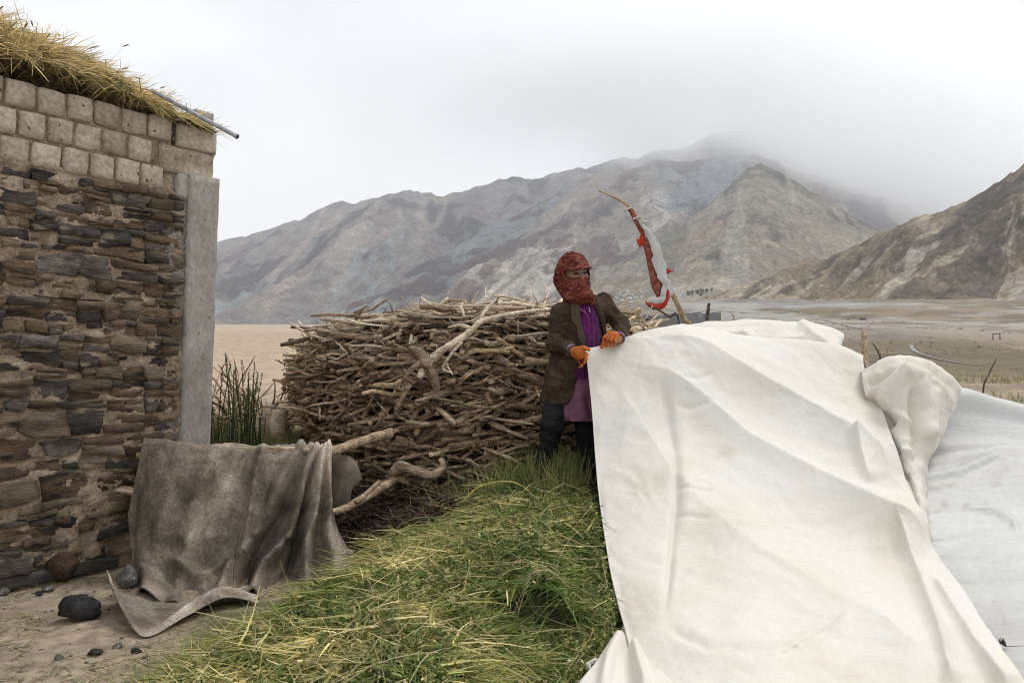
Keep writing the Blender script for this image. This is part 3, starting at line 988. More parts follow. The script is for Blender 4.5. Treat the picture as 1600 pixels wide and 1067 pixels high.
# seed heads on the stalks that stand up
ends = tips[up]
for e, dv in list(zip(ends, dirs[up]))[:70]:
    dv = dv / np.linalg.norm(dv) + np.array([WD[0], WD[1], -.3]) * .4
    L_ = gs.uniform(.03, .05)
    V, Q, T = tube([e - dv * 0.004, e + dv * L_ * .3, e + dv * L_ * .7, e + dv * L_], [0.0015, 0.0045, 0.004, 0.0008], 5)
    bag.add(V, Q, T, PAL_STRAW[gs.integers(0, 4)] * .8)
me = bag.mesh("straw_stalks")
me.transform(__import__("mathutils").Matrix.Translation(Vector(-straw_org)))
so = obj("stalks", me, M_straw, straw)
so["kind"] = "stuff"

# --- metal pipe lying on the roof corner
M_pipe = surf("scuffed_galvanised_pipe", [(0.16, 0.15, 0.15), (0.33, 0.33, 0.34), (0.5, 0.5, 0.5)], scale=30, bump=0.3, bscale=120, bdist=0.002, vary=0.3, vscale=90, rough=0.55, spec=0.5)
M_dark = surf("dark_hollow", [(0.02, 0.017, 0.015), (0.05, 0.04, 0.03)], scale=10, bump=0)
pa, pb = P(238, 142, 4.83), P(371, 214, 4.72)
pipe = empty("pipe", pa)
tag(pipe, "thin scuffed metal pipe sticking out over the roof corner", "pipe")
V, Q, T = tube([pa - pa, (pb - pa) * .35, (pb - pa) * .7, pb - pa], 0.0135, 12, cap=False)
V2, Q2, T2 = tube([(pb - pa) * .8, pb - pa], 0.010, 12, cap=False)
n0 = 4 * 12
V3 = np.vstack([V, V2]); rim = np.array([[3 * 12 + k, 3 * 12 + (k + 1) % 12, n0 + 12 + (k + 1) % 12, n0 + 12 + k] for k in range(12)])
obj("tube", mesh_data("tube", V3, np.vstack([Q, Q2[:, ::-1] + n0, rim])), M_pipe, pipe)
u = (pb - pa) / np.linalg.norm(pb - pa)
V, Q, T = tube([pb - pa - u * .012, pb - pa + u * .001], 0.0158, 14, cap=False)
obj("collar", mesh_data("collar", V, Q), M_pipe, pipe)
# ================================================================ firewood pile
M_wood = surf("weathered_wood", [(0.07, 0.045, 0.028), (0.21, 0.146, 0.093), (0.39, 0.288, 0.195), (0.56, 0.445, 0.325)], scale=2.2, stretch=(1, 7, 7), rand=0.55, bump=0.9, bscale=9, bdist=0.012,
              bstretch=(1.0, 9.0, 9.0), vary=0.6, vscale=16, rough=0.9, spec=0.2, tint='col', lo=0.26, hi=0.70, spots=((0.30, 0.15, 0.06), 2.6, 0.68, 0.07))
M_wood_pale = surf("brightened_pale_wood", [(0.22, 0.16, 0.108), (0.46, 0.365, 0.265), (0.64, 0.535, 0.405), (0.74, 0.645, 0.525)], scale=2.2, stretch=(1, 7, 7), rand=0.3, bump=0.8, bscale=9, bdist=0.01,
                   bstretch=(1.0, 9.0, 9.0), vary=0.5, vscale=16, rough=0.9, spec=0.2, tint='col', lo=0.26, hi=0.70)  # pale wood, brightened further to paint highlights onto the pile's top
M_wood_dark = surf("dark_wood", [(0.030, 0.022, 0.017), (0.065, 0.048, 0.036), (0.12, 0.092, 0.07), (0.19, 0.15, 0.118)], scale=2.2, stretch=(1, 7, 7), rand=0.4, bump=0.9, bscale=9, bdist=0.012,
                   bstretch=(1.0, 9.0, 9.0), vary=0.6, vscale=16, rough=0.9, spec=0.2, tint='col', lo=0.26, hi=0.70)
gw = np.random.default_rng(99)


def stick_geo(g, L=1.0, r=0.03, crook=0.06, sides=7, segs=8, taper=None, flat=1.0):
    """crooked stick along local X"""
    n = segs + 1
    x = np.linspace(-L / 2, L / 2, n)
    y = np.cumsum(g.normal(0, crook, n)); z = np.cumsum(g.normal(0, crook * .7, n))
    y = (y - np.linspace(y[0], y[-1], n)) * L * .5; z = (z - np.linspace(z[0], z[-1], n)) * L * .5
    y += g.normal(0, 1) * .05 * L * (1 - (2 * x / L) ** 2)
    tp = g.uniform(.45, .95) if taper is None else taper
    rad = r * np.linspace(1, tp, n) * (1 + g.normal(0, .10, n))
    rad[0] *= .85; rad[-1] *= .8
    if g.uniform() < .35:
        k = g.integers(1, n - 1); rad[k] *= g.uniform(1.2, 1.5)
    V, Q, T = tube(np.stack([x, y, z], -1), rad, sides, seed=int(g.integers(1e9)), rough=.14, flat=flat)
    return V, Q, T


# shapes shared by alike sticks
VARIANTS = {'w': [], 'p': [], 'd': []}
for key, mat_, cnt in (('w', M_wood, 16), ('p', M_wood_pale, 10), ('d', M_wood_dark, 10)):
    for k in range(cnt):
        bagv = Bag()
        rr = gw.uniform(0.013, 0.033) if key != 'p' else gw.uniform(0.010, 0.024)
        V, Q, T = stick_geo(gw, 1.0, rr, gw.uniform(.008, .042))
        bagv.add(V, Q, T, (1, 1, 1))
        if gw.uniform() < .4:                 # side twig or broken fork
            s = gw.uniform(-.2, .3)
            a = gw.uniform(0, 6.28)
            p0 = V[:63].reshape(9, 7, 3).mean(1)[int((s + .5) * 8)]
            d0 = np.array([.7, math.cos(a), math.sin(a)]) * gw.uniform(.12, .28)
            V2, Q2, T2 = tube([p0, p0 + d0 * .5 + gw.normal(0, .01, 3), p0 + d0], [rr * .6, rr * .45, rr * .3], 6)
            bagv.add(V2, Q2, T2, (1, 1, 1))
        me = bagv.mesh("firewood_stick", k % 3 == 0)
        me.materials.append(mat_)
        VARIANTS[key].append(me)

# plan outline of the pile's visible faces: left end, corner, long front
PL = np.array([(-2.10, 8.3), (-1.98, 7.75), (-1.72, 7.0), (-1.42, 6.35), (-0.95, 5.95), (-0.35, 5.88), (0.3, 6.02), (0.9, 6.25), (1.6, 6.7)])
plc = np.concatenate([[0], np.cumsum(np.linalg.norm(np.diff(PL, axis=0), axis=1))])
plc /= plc[-1]


def outline(s, z):
    """point on the pile's face at arc position s, height z, with its outward normal"""
    x = np.interp(s, plc, PL[:, 0]); y = np.interp(s, plc, PL[:, 1])
    e = 0.01
    dx = np.interp(s + e, plc, PL[:, 0]) - np.interp(s - e, plc, PL[:, 0]); dy = np.interp(s + e, plc, PL[:, 1]) - np.interp(s - e, plc, PL[:, 1])
    l = math.hypot(dx, dy)
    tx, ty = dx / l, dy / l
    nx, ny = ty, -tx
    base = 0.42 * (1 - min(1, s / 0.45)) + 0.02
    hh = (z - base) / (1.55 - base)
    bul = 0.16 * math.sin(math.pi * min(max(hh, 0), 1) ** 1.3) - 0.10 * max(0, hh - .75) * 4 * .6 - 0.05
    if s < .4: bul += .10 * max(0, hh - .25)
    return np.array([x + nx * bul, y + ny * bul, z]), np.array([tx, ty, 0]), np.array([nx, ny, 0]), base


def top_z(s):
    return float(np.interp(s, [0, .15, .3, .45, .6, .75, .9, 1], [1.34, 1.41, 1.49, 1.57, 1.65, 1.66, 1.55, 1.45]))


individual, filler = [], []
def put(mesh_key, pos, direction, length, roll, big, rscale=1.0):
    individual.append((mesh_key, np.asarray(pos), np.asarray(direction) / np.linalg.norm(direction), length, roll, rscale, big))


# face layers
z = 0.03
while z < 1.60:
    s = gw.uniform(0, .03)
    while s < 0.97:
        p, tx, nx_, base = outline(s, z)
        step = gw.uniform(.009, .021)
        tz = top_z(s)
        if base - .02 < z < tz - .03:
            endon = gw.uniform() < (.72 if s < .42 else .55)
            key = 'p' if z > tz - .32 and gw.uniform() < .7 else ('d' if (z < .6 and gw.uniform() < .22) else 'w')  # paler sticks near the top, some darker ones low down
            if endon:
                dv = nx_ * gw.uniform(.7, 1) + tx * gw.normal(-.45 if s < .42 else -0.3, .6) + np.array([0, 0, gw.normal(-.10, .25)])
                Ls = gw.uniform(.35, .7)
                c = p - dv / np.linalg.norm(dv) * (Ls / 2 - gw.uniform(-.02, .11)) 
            else:
                dv = tx + nx_ * gw.normal(0, .45) + np.array([0, 0, gw.normal(0, .30)])
                Ls = gw.uniform(.25, .8)
                c = p - nx_ * gw.uniform(-.03, .10)
            put(key, c, dv * gw.choice([-1, 1]), Ls, gw.uniform(0, 6.28), Ls + (.2 if s > .25 else 0) + gw.uniform(0, .5), gw.uniform(.55, 1.1))
        s += step
    z += gw.uniform(.031, .044)
# top layers: long pale sticks lying across the pile
for k in range(480):
    s = gw.uniform(.15, .97)
    p, tx, nx_, base = outline(s, 1.5)
    inn = gw.uniform(-.02, 1.0) ** 1.3 if True else 0
    inn = abs(inn)
    c = p - nx_ * inn
    tz = top_z(s)
    c[2] = tz - .06 + gw.uniform(-.08, .05) + .05 * min(inn, .6)
    a = gw.normal(0.15, .75)
    dv = np.array([math.cos(a), math.sin(a) * .8, gw.normal(0, .09)])
    Ls = gw.uniform(.35, 1.05) * (.6 if s < .32 else 1)
    put('p' if gw.uniform() < .72 else 'w', c, dv * gw.choice([-1, 1]), Ls, gw.uniform(0, 6.28), Ls + (.6 if inn < .5 else 0), gw.uniform(.45, 1.0))
# twigs poking up
for k in range(60):
    s = gw.uniform(.15, .95)
    p, tx, nx_, base = outline(s, 1.5)
    c = p - nx_ * gw.uniform(.1, .6); c[2] = top_z(s) + gw.uniform(-.03, .03)
    put('p', c, np.array([gw.normal(0, 1), gw.normal(0, .5), gw.uniform(.1, .55)]), gw.uniform(.3, .55), 0, 0.1, .35)


def frame(dv, roll):
    x = np.asarray(dv, float)
    up = np.array([0, 0, 1.0])
    y = np.cross(up, x); y /= np.linalg.norm(y) + 1e-9
    z_ = np.cross(x, y)
    c, s_ = math.cos(roll), math.sin(roll)
    y2 = y * c + z_ * s_; z2 = -y * s_ + z_ * c
    return x, y2, z2


from mathutils import Matrix
individual.sort(key=lambda a: -a[6])
NAMED = 285
LAB = {'w': ("weathered brown stick of firewood stacked in the face of the woodpile", "firewood sticks in the face of the pile"),
       'p': ("pale stick of firewood lying in the top layers of the woodpile", "pale firewood sticks on top of the pile"),
       'd': ("dark stick of firewood low in the woodpile", "dark firewood sticks low in the pile")}
bags = {'w': Bag(), 'p': Bag(), 'd': Bag()}
cache = {}
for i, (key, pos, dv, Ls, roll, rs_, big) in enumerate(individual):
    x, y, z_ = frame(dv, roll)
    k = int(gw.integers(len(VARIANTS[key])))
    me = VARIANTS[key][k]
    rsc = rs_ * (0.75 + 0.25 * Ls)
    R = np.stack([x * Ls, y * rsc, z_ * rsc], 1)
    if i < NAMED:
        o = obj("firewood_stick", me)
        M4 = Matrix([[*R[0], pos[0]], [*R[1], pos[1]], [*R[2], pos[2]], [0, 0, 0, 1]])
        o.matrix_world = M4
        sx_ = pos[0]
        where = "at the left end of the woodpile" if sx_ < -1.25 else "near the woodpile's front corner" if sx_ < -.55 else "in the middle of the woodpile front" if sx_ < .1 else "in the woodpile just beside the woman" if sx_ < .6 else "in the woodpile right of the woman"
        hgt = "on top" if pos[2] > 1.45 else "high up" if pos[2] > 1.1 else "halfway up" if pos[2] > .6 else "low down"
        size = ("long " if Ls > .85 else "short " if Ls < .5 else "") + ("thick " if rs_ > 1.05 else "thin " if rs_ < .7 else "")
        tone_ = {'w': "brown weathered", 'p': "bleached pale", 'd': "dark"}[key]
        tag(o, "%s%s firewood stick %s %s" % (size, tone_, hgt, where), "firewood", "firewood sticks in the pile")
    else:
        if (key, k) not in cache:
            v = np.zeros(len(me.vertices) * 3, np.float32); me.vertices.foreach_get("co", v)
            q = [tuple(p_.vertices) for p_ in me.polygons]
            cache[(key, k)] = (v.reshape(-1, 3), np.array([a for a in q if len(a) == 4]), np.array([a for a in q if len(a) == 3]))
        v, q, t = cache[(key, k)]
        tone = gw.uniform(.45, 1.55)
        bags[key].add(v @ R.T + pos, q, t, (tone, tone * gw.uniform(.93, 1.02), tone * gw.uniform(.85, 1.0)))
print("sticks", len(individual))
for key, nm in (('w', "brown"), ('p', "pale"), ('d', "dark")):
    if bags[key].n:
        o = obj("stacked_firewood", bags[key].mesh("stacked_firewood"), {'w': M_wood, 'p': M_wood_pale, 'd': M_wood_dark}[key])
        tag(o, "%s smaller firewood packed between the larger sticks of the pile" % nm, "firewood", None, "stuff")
# dark filler shell closing the pile, painted shade for the gaps between sticks
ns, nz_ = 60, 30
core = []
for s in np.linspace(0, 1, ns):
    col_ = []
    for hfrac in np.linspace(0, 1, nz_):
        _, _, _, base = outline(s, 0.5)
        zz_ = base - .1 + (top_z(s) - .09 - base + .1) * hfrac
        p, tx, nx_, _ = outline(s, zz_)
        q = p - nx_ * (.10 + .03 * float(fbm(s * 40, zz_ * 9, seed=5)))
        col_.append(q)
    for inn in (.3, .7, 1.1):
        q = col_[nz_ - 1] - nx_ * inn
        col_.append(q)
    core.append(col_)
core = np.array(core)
o = obj("gap_shade_core", mesh_data("gap_shade_core", core.reshape(-1, 3), grid_faces(ns, core.shape[1]), True, np.full((core.shape[0] * core.shape[1], 3), .6)), M_wood_dark)
tag(o, "dark filler shell inside the woodpile, painted shade seen between the sticks", "firewood", None, "stuff")


def branch(name, label, pts, radii, mat, extra=(), seed=1, sides=9, rough=.12):
    p = np.array(pts, float)
    # smooth the polyline
    t = np.linspace(0, 1, 5 * len(p))
    q = catmull(np.stack([p, p], 1), len(t), 2)[:, 0]
    r = np.interp(t, np.linspace(0, 1, len(radii)), radii)
    r = r * (1 + .06 * np.random.default_rng(seed).normal(size=len(r)))
    org = q[0].copy()
    b_ = Bag()
    b_.add(*tube(q - org, r, sides, seed=seed, rough=rough), (1, 1, 1))
    for (ep, er) in extra:
        ep = np.array(ep, float)
        te = np.linspace(0, 1, 4 * len(ep))
        b_.add(*tube(catmull(np.stack([ep, ep], 1), len(te), 2)[:, 0] - org, np.interp(te, np.linspace(0, 1, len(er)), er), 7, seed=seed + 1, rough=rough), (1, 1, 1))
    o = obj(name, b_.mesh(name), mat, None, org)
    tag(o, label, "branch" if "branch" in name else "firewood")
    return o


pp = lambda a: [P(x_, y_, Y_d) for (x_, y_, Y_d) in a]
branch("long_branch", "long pale branch curving diagonally across the top of the woodpile", pp([(655, 590, 5.62), (680, 555, 5.62), (715, 532, 5.66), (738, 515, 5.7), (752, 502, 5.72), (790, 492, 5.8), (830, 486, 5.9), (872, 482, 6.0)]),
       [.026, .028, .026, .024, .021, .017, .014, .010], M_wood_pale, [(pp([(748, 506, 5.72), (757, 487, 5.75), (775, 468, 5.8)]), [.015, .012, .007]), (pp([(738, 515, 5.7), (720, 508, 5.72), (700, 512, 5.75)]), [.018, .014, .008])], 4)
branch("forked_root", "knotted forked root stump jutting from the middle of the woodpile face", pp([(640, 545, 5.66), (662, 560, 5.62), (675, 585, 5.58), (684, 612, 5.56)]), [.032, .050, .042, .014], M_wood,
       [(pp([(668, 560, 5.6), (645, 575, 5.58), (632, 592, 5.56), (624, 610, 5.55)]), [.024, .016, .010, .006]), (pp([(665, 565, 5.6), (682, 560, 5.6), (694, 548, 5.62)]), [.028, .02, .012]), (pp([(640, 600, 5.6), (628, 622, 5.58), (617, 645, 5.56)]), [.018, .014, .006])], 6, rough=.4)
ang = np.linspace(0.3, 2 * np.pi + .9, 12)
cc = P(690, 528, 5.66)
branch("curled_root", "curled ring-shaped root on the upper face of the woodpile", [cc + np.array([math.cos(a) * .052, -.02 + .01 * a, math.sin(a) * .034]) for a in ang], [.018, .02, .018, .012], M_wood, (), 7)
branch("straight_pole", "long thin dark pole lying level along the top of the woodpile", pp([(570, 512, 6.1), (630, 511, 6.0), (700, 509, 5.9), (800, 500, 6.0), (862, 499, 6.1)]), [.014, .015, .015, .014, .012], M_wood_dark, (), 8)
branch("twisted_stick", "white twisted forked stick hanging on the woodpile face below the long branch", pp([(722, 535, 5.6), (706, 552, 5.58), (698, 568, 5.57), (708, 586, 5.57)]), [.011, .010, .009, .004], M_wood_pale, [(pp([(700, 560, 5.57), (692, 575, 5.57), (704, 582, 5.57)]), [.012, .01, .005])], 9)
branch("winding_log", "thick winding grey log near the bottom of the woodpile", pp([(612, 740, 5.6), (625, 728, 5.58), (650, 736, 5.56), (675, 742, 5.57), (692, 730, 5.6), (688, 716, 5.62)]), [.030, .034, .032, .030, .026, .020], M_wood, (), 10)
branch("rail_log", "upper fence rail log running from under the felt cloth into the woodpile", pp([(215, 712, 4.80), (330, 705, 4.82), (440, 704, 4.88), (515, 704, 5.0), (560, 690, 5.2), (610, 676, 5.5)]), [.024, .024, .026, .030, .034, .04], M_wood, (), 11)
branch("lower_rail_log", "lower fence rail log sloping from behind the felt cloth to the woodpile", pp([(160, 783, 4.86), (196, 765, 4.84), (320, 800, 4.86), (440, 812, 4.9), (520, 800, 4.98), (565, 780, 5.2), (615, 750, 5.5)]), [.030, .030, .026, .026, .024, .026, .03], M_wood, [(pp([(556, 785, 5.1), (578, 765, 5.25), (592, 752, 5.4)]), [.015, .013, .011])], 12)
# ================================================================ felt cloth over the fence rail
M_felt = surf("dirty_felt", [(0.060, 0.049, 0.038), (0.13, 0.108, 0.086), (0.25, 0.212, 0.172), (0.38, 0.335, 0.285)], scale=2.6, bump=0.9, bscale=45, bdist=0.008, vary=0.32, vscale=70, rough=0.97, spec=0.05, tint='col', distort=0.6, lo=.25, hi=.72,
              spots=((0.36, 0.335, 0.30), 60, 0.72, 0.05))
# rows: behind the rail, rail, then down the front to the hem; columns left to right.  (pixel x, pixel y, depth)
felt_net = [
    [(222, 720, 5.02), (262, 715, 5.03), (310, 712, 5.05), (360, 710, 5.05), (410, 712, 5.08), (460, 712, 5.12), (500, 712, 5.15), (520, 716, 5.18)],
    [(226, 684, 4.80), (268, 690, 4.80), (310, 696, 4.82), (360, 695, 4.84), (410, 698, 4.87), (460, 697, 4.92), (495, 697, 4.96), (519, 697, 4.98)],
    [(212, 740, 4.70), (258, 735, 4.69), (305, 735, 4.70), (355, 735, 4.72), (405, 738, 4.75), (455, 735, 4.80), (488, 735, 4.84), (518, 735, 4.90)],
    [(200, 800, 4.66), (252, 800, 4.62), (300, 800, 4.62), (350, 800, 4.62), (402, 800, 4.65), (452, 798, 4.70), (482, 795, 4.76), (517, 796, 4.84)],
    [(202, 860, 4.60), (250, 865, 4.52), (298, 865, 4.50), (346, 860, 4.52), (394, 855, 4.58), (448, 850, 4.66), (485, 850, 4.70), (540, 850, 4.72)],
    [(210, 900, 4.45), (250, 912, 4.36), (296, 915, 4.34), (342, 905, 4.40), (388, 900, 4.46), (440, 900, 4.52), (495, 905, 4.55), (566, 880, 4.58)],
    [(214, 935, 4.22), (252, 945, 4.10), (300, 950, 4.08), (342, 940, 4.16), (390, 940, 4.22), (445, 940, 4.30), (500, 940, 4.36), (580, 912, 4.40)],
]
net = np.array([[P(*c) for c in row] for row in felt_net])
NU, NV = 110, 150
G = catmull(net, NU, NV)
u = np.linspace(0, 1, NU)[:, None] * np.ones(NV); v = np.ones(NU)[:, None] * np.linspace(0, 1, NV)
hang = sstep(0.17, 0.6, u)
fold = np.zeros_like(u)
# hanging folds (position, width, depth, slant)
for (c0, wd, dp, sl) in ((.10, .035, .018, -.05), (.20, .05, .022, -.16), (.335, .03, .012, -.20), (.56, .018, .022, -.10), (.62, .02, -.016, -.10), (.70, .03, .050, -.40), (.76, .025, -.03, -.40), (.82, .03, .05, -.36), (.86, .02, -.04, -.25), (.90, .025, .055, -.16), (.955, .02, .045, -.05)):
    fold += 2.3 * dp * np.exp(-((v - c0 - sl * (u - .3)) / wd) ** 2) * (0.25 + 0.75 * hang)
fold += 0.04 * fbm(v * 7 + u * 2, u * 4, seed=55, octv=4) * (0.3 + hang)
fold += 0.05 * np.exp(-((u - .76 - .05 * np.sin(v * 22)) / .03) ** 2) * sstep(.05, .2, v) * (1 - sstep(.42, .55, v))       # bag above the hem
fold += 0.022 * (ridged(v * 9, u * 9, seed=58, octv=3) - .5)
fold += 0.012 * np.sin(v * 60 + 2 * fbm(v * 5, u, seed=59)) * np.exp(-((u - .19) / .05) ** 2) * sstep(.45, .7, v)
nrm = grid_normals(G); nrm *= -np.sign(nrm[..., 1:2])
G = G + nrm * fold[..., None]
felt_org = P(360, 930, 4.5); felt_org[2] = 0
felt = empty("felt_cloth", felt_org)
tag(felt, "dirty brown felt cloth draped over the low fence rail beside the wall", "cloth")
stain = 0.85 + 0.8 * sstep(-.2, .35, fbm(v * 4 + u, u * 2.4, seed=66, octv=5)) * sstep(.05, .5, v + .25 * u) + 0.35 * sstep(.8, .98, v)
stain = stain * (1 + .5 * np.exp(-((u - .17) / .03) ** 2) * sstep(.3, .5, v))
tint = np.stack([stain, stain * .985, stain * .97], -1)
def sheet_obj(name, G, mat, parent, org, colors=None, thick=0.006, flip=False):
    me = mesh_data(name, (G - org).reshape(-1, 3), grid_faces(*G.shape[:2]), True, None if colors is None else colors.reshape(-1, 3))
    o = obj(name, me, mat, parent)
    if thick:
        md = o.modifiers.new("thickness", 'SOLIDIFY'); md.thickness = thick; md.offset = 0
    return o
sheet_obj("cloth", G, M_felt, felt, felt_org, tint, 0.008)
# pleat overhanging the back of the right side
# hem folded out over the ground on the left
flap_net = [
    [(232, 905, 4.32), (262, 938, 4.22), (300, 945, 4.15), (345, 930, 4.22), (390, 915, 4.32), (420, 925, 4.3)],
    [(196, 925, 4.15), (232, 955, 3.92), (262, 968, 3.86), (310, 950, 4.0), (365, 938, 4.12), (410, 938, 4.2)],
    [(172, 905, 4.12), (200, 958, 3.80), (232, 980, 3.70), (290, 952, 3.86), (350, 925, 4.02), (400, 928, 4.12)],
    [(166, 890, 4.10), (188, 945, 3.78), (226, 988, 3.62), (286, 948, 3.80), (346, 917, 3.98), (402, 932, 4.08)],
    [(172, 898, 4.06), (196, 958, 3.72), (228, 994, 3.58), (292, 962, 3.78), (352, 934, 3.96), (404, 942, 4.05)],
]
fnet = np.array([[P(*c) for c in row] for row in flap_net])
FG = catmull(fnet, 40, 80)
FG[..., 2] = np.maximum(FG[..., 2], 0.008)
FG = FG + grid_normals(FG) * (0.006 * fbm(np.linspace(0, 4, 40)[:, None] * np.ones(80), np.ones(40)[:, None] * np.linspace(0, 9, 80), seed=8))[..., None]
fs = np.full((40, 80, 3), 1.15); fs[24:] = 1.6
sheet_obj("hem_flap", FG, M_felt, felt, felt_org, fs, 0.005)
# stitched seam down the middle
sv_ = np.array([G[int(a), int(NV * (.555 - .10 * (a / NU - .3)))] + nrm[int(a), int(NV * .55)] * .004 for a in np.linspace(22, NU - 12, 34)])
V, Q, T = tube(sv_ - felt_org, 0.005, 6, seed=3, rough=.3)
obj("seam", mesh_data("seam", V, [Q, T], True, np.full((len(V), 3), .55)), M_felt, felt)

# scrap of board leaning behind the cloth
M_board = surf("weathered_board", [(0.13, 0.10, 0.075), (0.20, 0.16, 0.12), (0.26, 0.215, 0.165)], scale=6, bump=.4, bscale=60, bdist=.004, vary=.2, rough=.95)
bp = [P(500, 705, 5.12), P(545, 712, 5.12), P(557, 722, 5.12), P(566, 748, 5.10), P(550, 762, 5.10), P(547, 782, 5.08), P(500, 812, 5.06)]
bp = np.array(bp); bo = bp.mean(0)
Vb = np.vstack([bp - bo, bp - bo + np.array([0, .012, 0])])
nb = len(bp)
bag = Bag(); 
cfr = np.vstack([Vb, [[0, 0, 0]], [[0, .012, 0]]])
T = [(k, (k + 1) % nb, 2 * nb) for k in range(nb)] + [(nb + (k + 1) % nb, nb + k, 2 * nb + 1) for k in range(nb)]
Q = [((k + 1) % nb, k, nb + k, nb + (k + 1) % nb) for k in range(nb)]
o = obj("scrap_board", mesh_data("scrap_board", cfr, [np.array(Q), np.array(T)], False), M_board, None, bo)
tag(o, "torn grey board leaning between the felt cloth and the woodpile", "board")

# ================================================================ rocks
M_coal = surf("black_rock", [(0.012, 0.011, 0.011), (0.028, 0.026, 0.026), (0.06, 0.057, 0.055)], scale=8, bump=1, bscale=22, bdist=.03, vary=.4, rough=.85, spec=.2, spots=((0.16, 0.15, 0.14), 16, 0.70, 0.05))
M_rust = surf("brown_rock", [(0.03, 0.017, 0.012), (0.065, 0.037, 0.025), (0.11, 0.065, 0.045)], scale=10, bump=1, bscale=40, bdist=.02, vary=.4, rough=.9)
M_greyrock = surf("grey_rock", [(0.05, 0.047, 0.045), (0.09, 0.085, 0.08), (0.20, 0.19, 0.18)], scale=7, bump=.8, bscale=40, bdist=.012, vary=.3, rough=.7, spots=((0.32, 0.31, 0.3), 20, 0.6, 0.05))


def rock(name, label, c, r, mat, seed, rz=0.0, amp=.55, cat="rock", angular=2):
    g = np.random.default_rng(seed)
    n, m = 13, 18
    th = np.linspace(0, np.pi, n)[:, None] * np.ones(m); ph = np.ones(n)[:, None] * np.linspace(0, 2 * np.pi, m, endpoint=False)
    D = np.stack([np.sin(th) * np.cos(ph), np.sin(th) * np.sin(ph), np.cos(th)], -1)
    rad = np.ones((n, m)) * 1.2
    for k in range(12):                      # cut facets
        nn = g.normal(size=3); nn /= np.linalg.norm(nn)
        h = g.uniform(.62, 1.05)
        dd = D @ nn
        rad = np.where(dd > .12, np.minimum(rad, h / np.maximum(dd, .12)), rad)
    rad = rad * (1 + amp * .45 * fbm(D[..., 0] * 2.2 + seed, D[..., 1] * 2.2, D[..., 2] * 2.2, seed=seed, octv=5))
    V = D * rad[..., None] * np.asarray(r)
    cz, sz = math.cos(rz), math.sin(rz)
    V = np.stack([V[..., 0] * cz - V[..., 1] * sz, V[..., 0] * sz + V[..., 1] * cz, V[..., 2]], -1)
    o = obj(name, mesh_data(name, V.reshape(-1, 3), grid_faces(n, m, 0, True), False), mat, None, c)
    if label: tag(o, label, cat)
    return o


c = P(127, 970, 3.86); c[2] = .055
rock("black_rock", "jagged black rock lying alone on the dirt", c, (.088, .06, .064), M_coal, 3, .25)
c = P(96, 890, 4.52); c[2] = .06
rock("brown_rock", "rough rust-brown rock lying against the base of the wall", c, (.105, .07, .075), M_rust, 5)
c = P(195, 910, 4.22); c[2] = .09
rock("grey_rock", "smooth dark grey rock tucked into the folded felt hem", c, (.052, .045, .066), M_greyrock, 7, amp=.1)
o = rock("black_boulder", None, (0, 0, 0), (.105, .07, .095), M_coal, 9, 1.0)
o.parent = building; o.location = W(wt(106), .33, -.025) - BO
gr = np.random.default_rng(31)
for k, (px_, py_, r_) in enumerate(((25, 906, .03), (58, 905, .022), (75, 915, .03), (60, 922, .02), (185, 1003, .025), (148, 1014, .03), (92, 1022, .018), (214, 1010, .022), (5, 920, .035), (142, 882, .04))):
    Yp = 1.235 * F / (py_ - 560)
    c = P(px_, py_, Yp); c[2] = r_ * .4
    rock("pebble", "small %s pebble on the dirt by the wall" % ("grey", "dark")[k % 2], c, (r_, r_ * .8, r_ * .6), (M_greyrock, M_coal)[k % 2], 40 + k)["group"] = "pebbles on the dirt"
bag = Bag()
for k in range(380):
    x = gr.uniform(-3.2, -.6); y = gr.uniform(2.4, 4.9)
    r_ = gr.uniform(.002, .008)
    V, Q = box(0, 0, 0, r_ * 2, r_ * 1.5, r_, gr.uniform(0, 6))
    V = V * (1 + gr.uniform(-.3, .3, V.shape)) + np.array([x, y, ground_z(x, y) + r_ * .3])
    bag.add(V, Q)
o = obj("gravel", bag.mesh("gravel", False), M_greyrock)
tag(o, "loose gravel crumbs scattered over the bare dirt", "gravel", None, "stuff")

# ================================================================ plants and brushwood behind the cloth
M_leaf = surf("green_stem", [(0.7, 0.7, 0.7), (1.2, 1.2, 1.2)], scale=8, tint='col', bump=0, vary=.2, rough=.7, spec=.25, trans=.2)
gp = np.random.default_rng(17)


def shrub(px_, Y_d, n, spread, hmin, hmax, label):
    c = P(px_, 690, Y_d); c[2] = float(ground_z(c[0], Y_d)) - .02
    root = empty("upright_shrub", c)
    tag(root, label, "plant", "green stalky plants behind the cloth")
    for k in range(n):
        b0 = np.array([gp.normal(0, spread), gp.normal(0, spread), 0])
        h = gp.uniform(hmin, hmax)
        lean = np.array([gp.normal(0, .05), gp.normal(0, .05), 1.0])
        t = np.linspace(0, 1, 7)
        pts = b0 + lean * (h * t)[:, None] + np.array([gp.normal(0, .03), gp.normal(0, .03), 0]) * (t ** 2)[:, None]
        bag = Bag()
        g_ = gp.uniform(.6, 1.2)
        col_ = np.array([0.062, 0.115, 0.036]) * g_
        bag.add(*tube(pts, np.linspace(.006, .0025, 7), 5), np.array([0.06, 0.065, 0.03]) * g_)
        m = int(150 * h)
        tt_ = gp.uniform(.12, 1, m)
        rts = np.stack([np.interp(tt_, t, pts[:, q]) for q in range(3)], -1)
        a = gp.uniform(0, 6.28, m)
        dr = np.stack([np.cos(a), np.sin(a), gp.uniform(.5, 1.6, m)], -1)
        blades(bag, rts, dr, gp.uniform(.018, .045, m) * (1.15 - .5 * tt_), np.full(m, .0032), col_ * gp.uniform(.6, 1.5, (m, 1)), np.full(m, .2), gp, 2)
        obj("stem", bag.mesh("stem"), M_leaf, root)


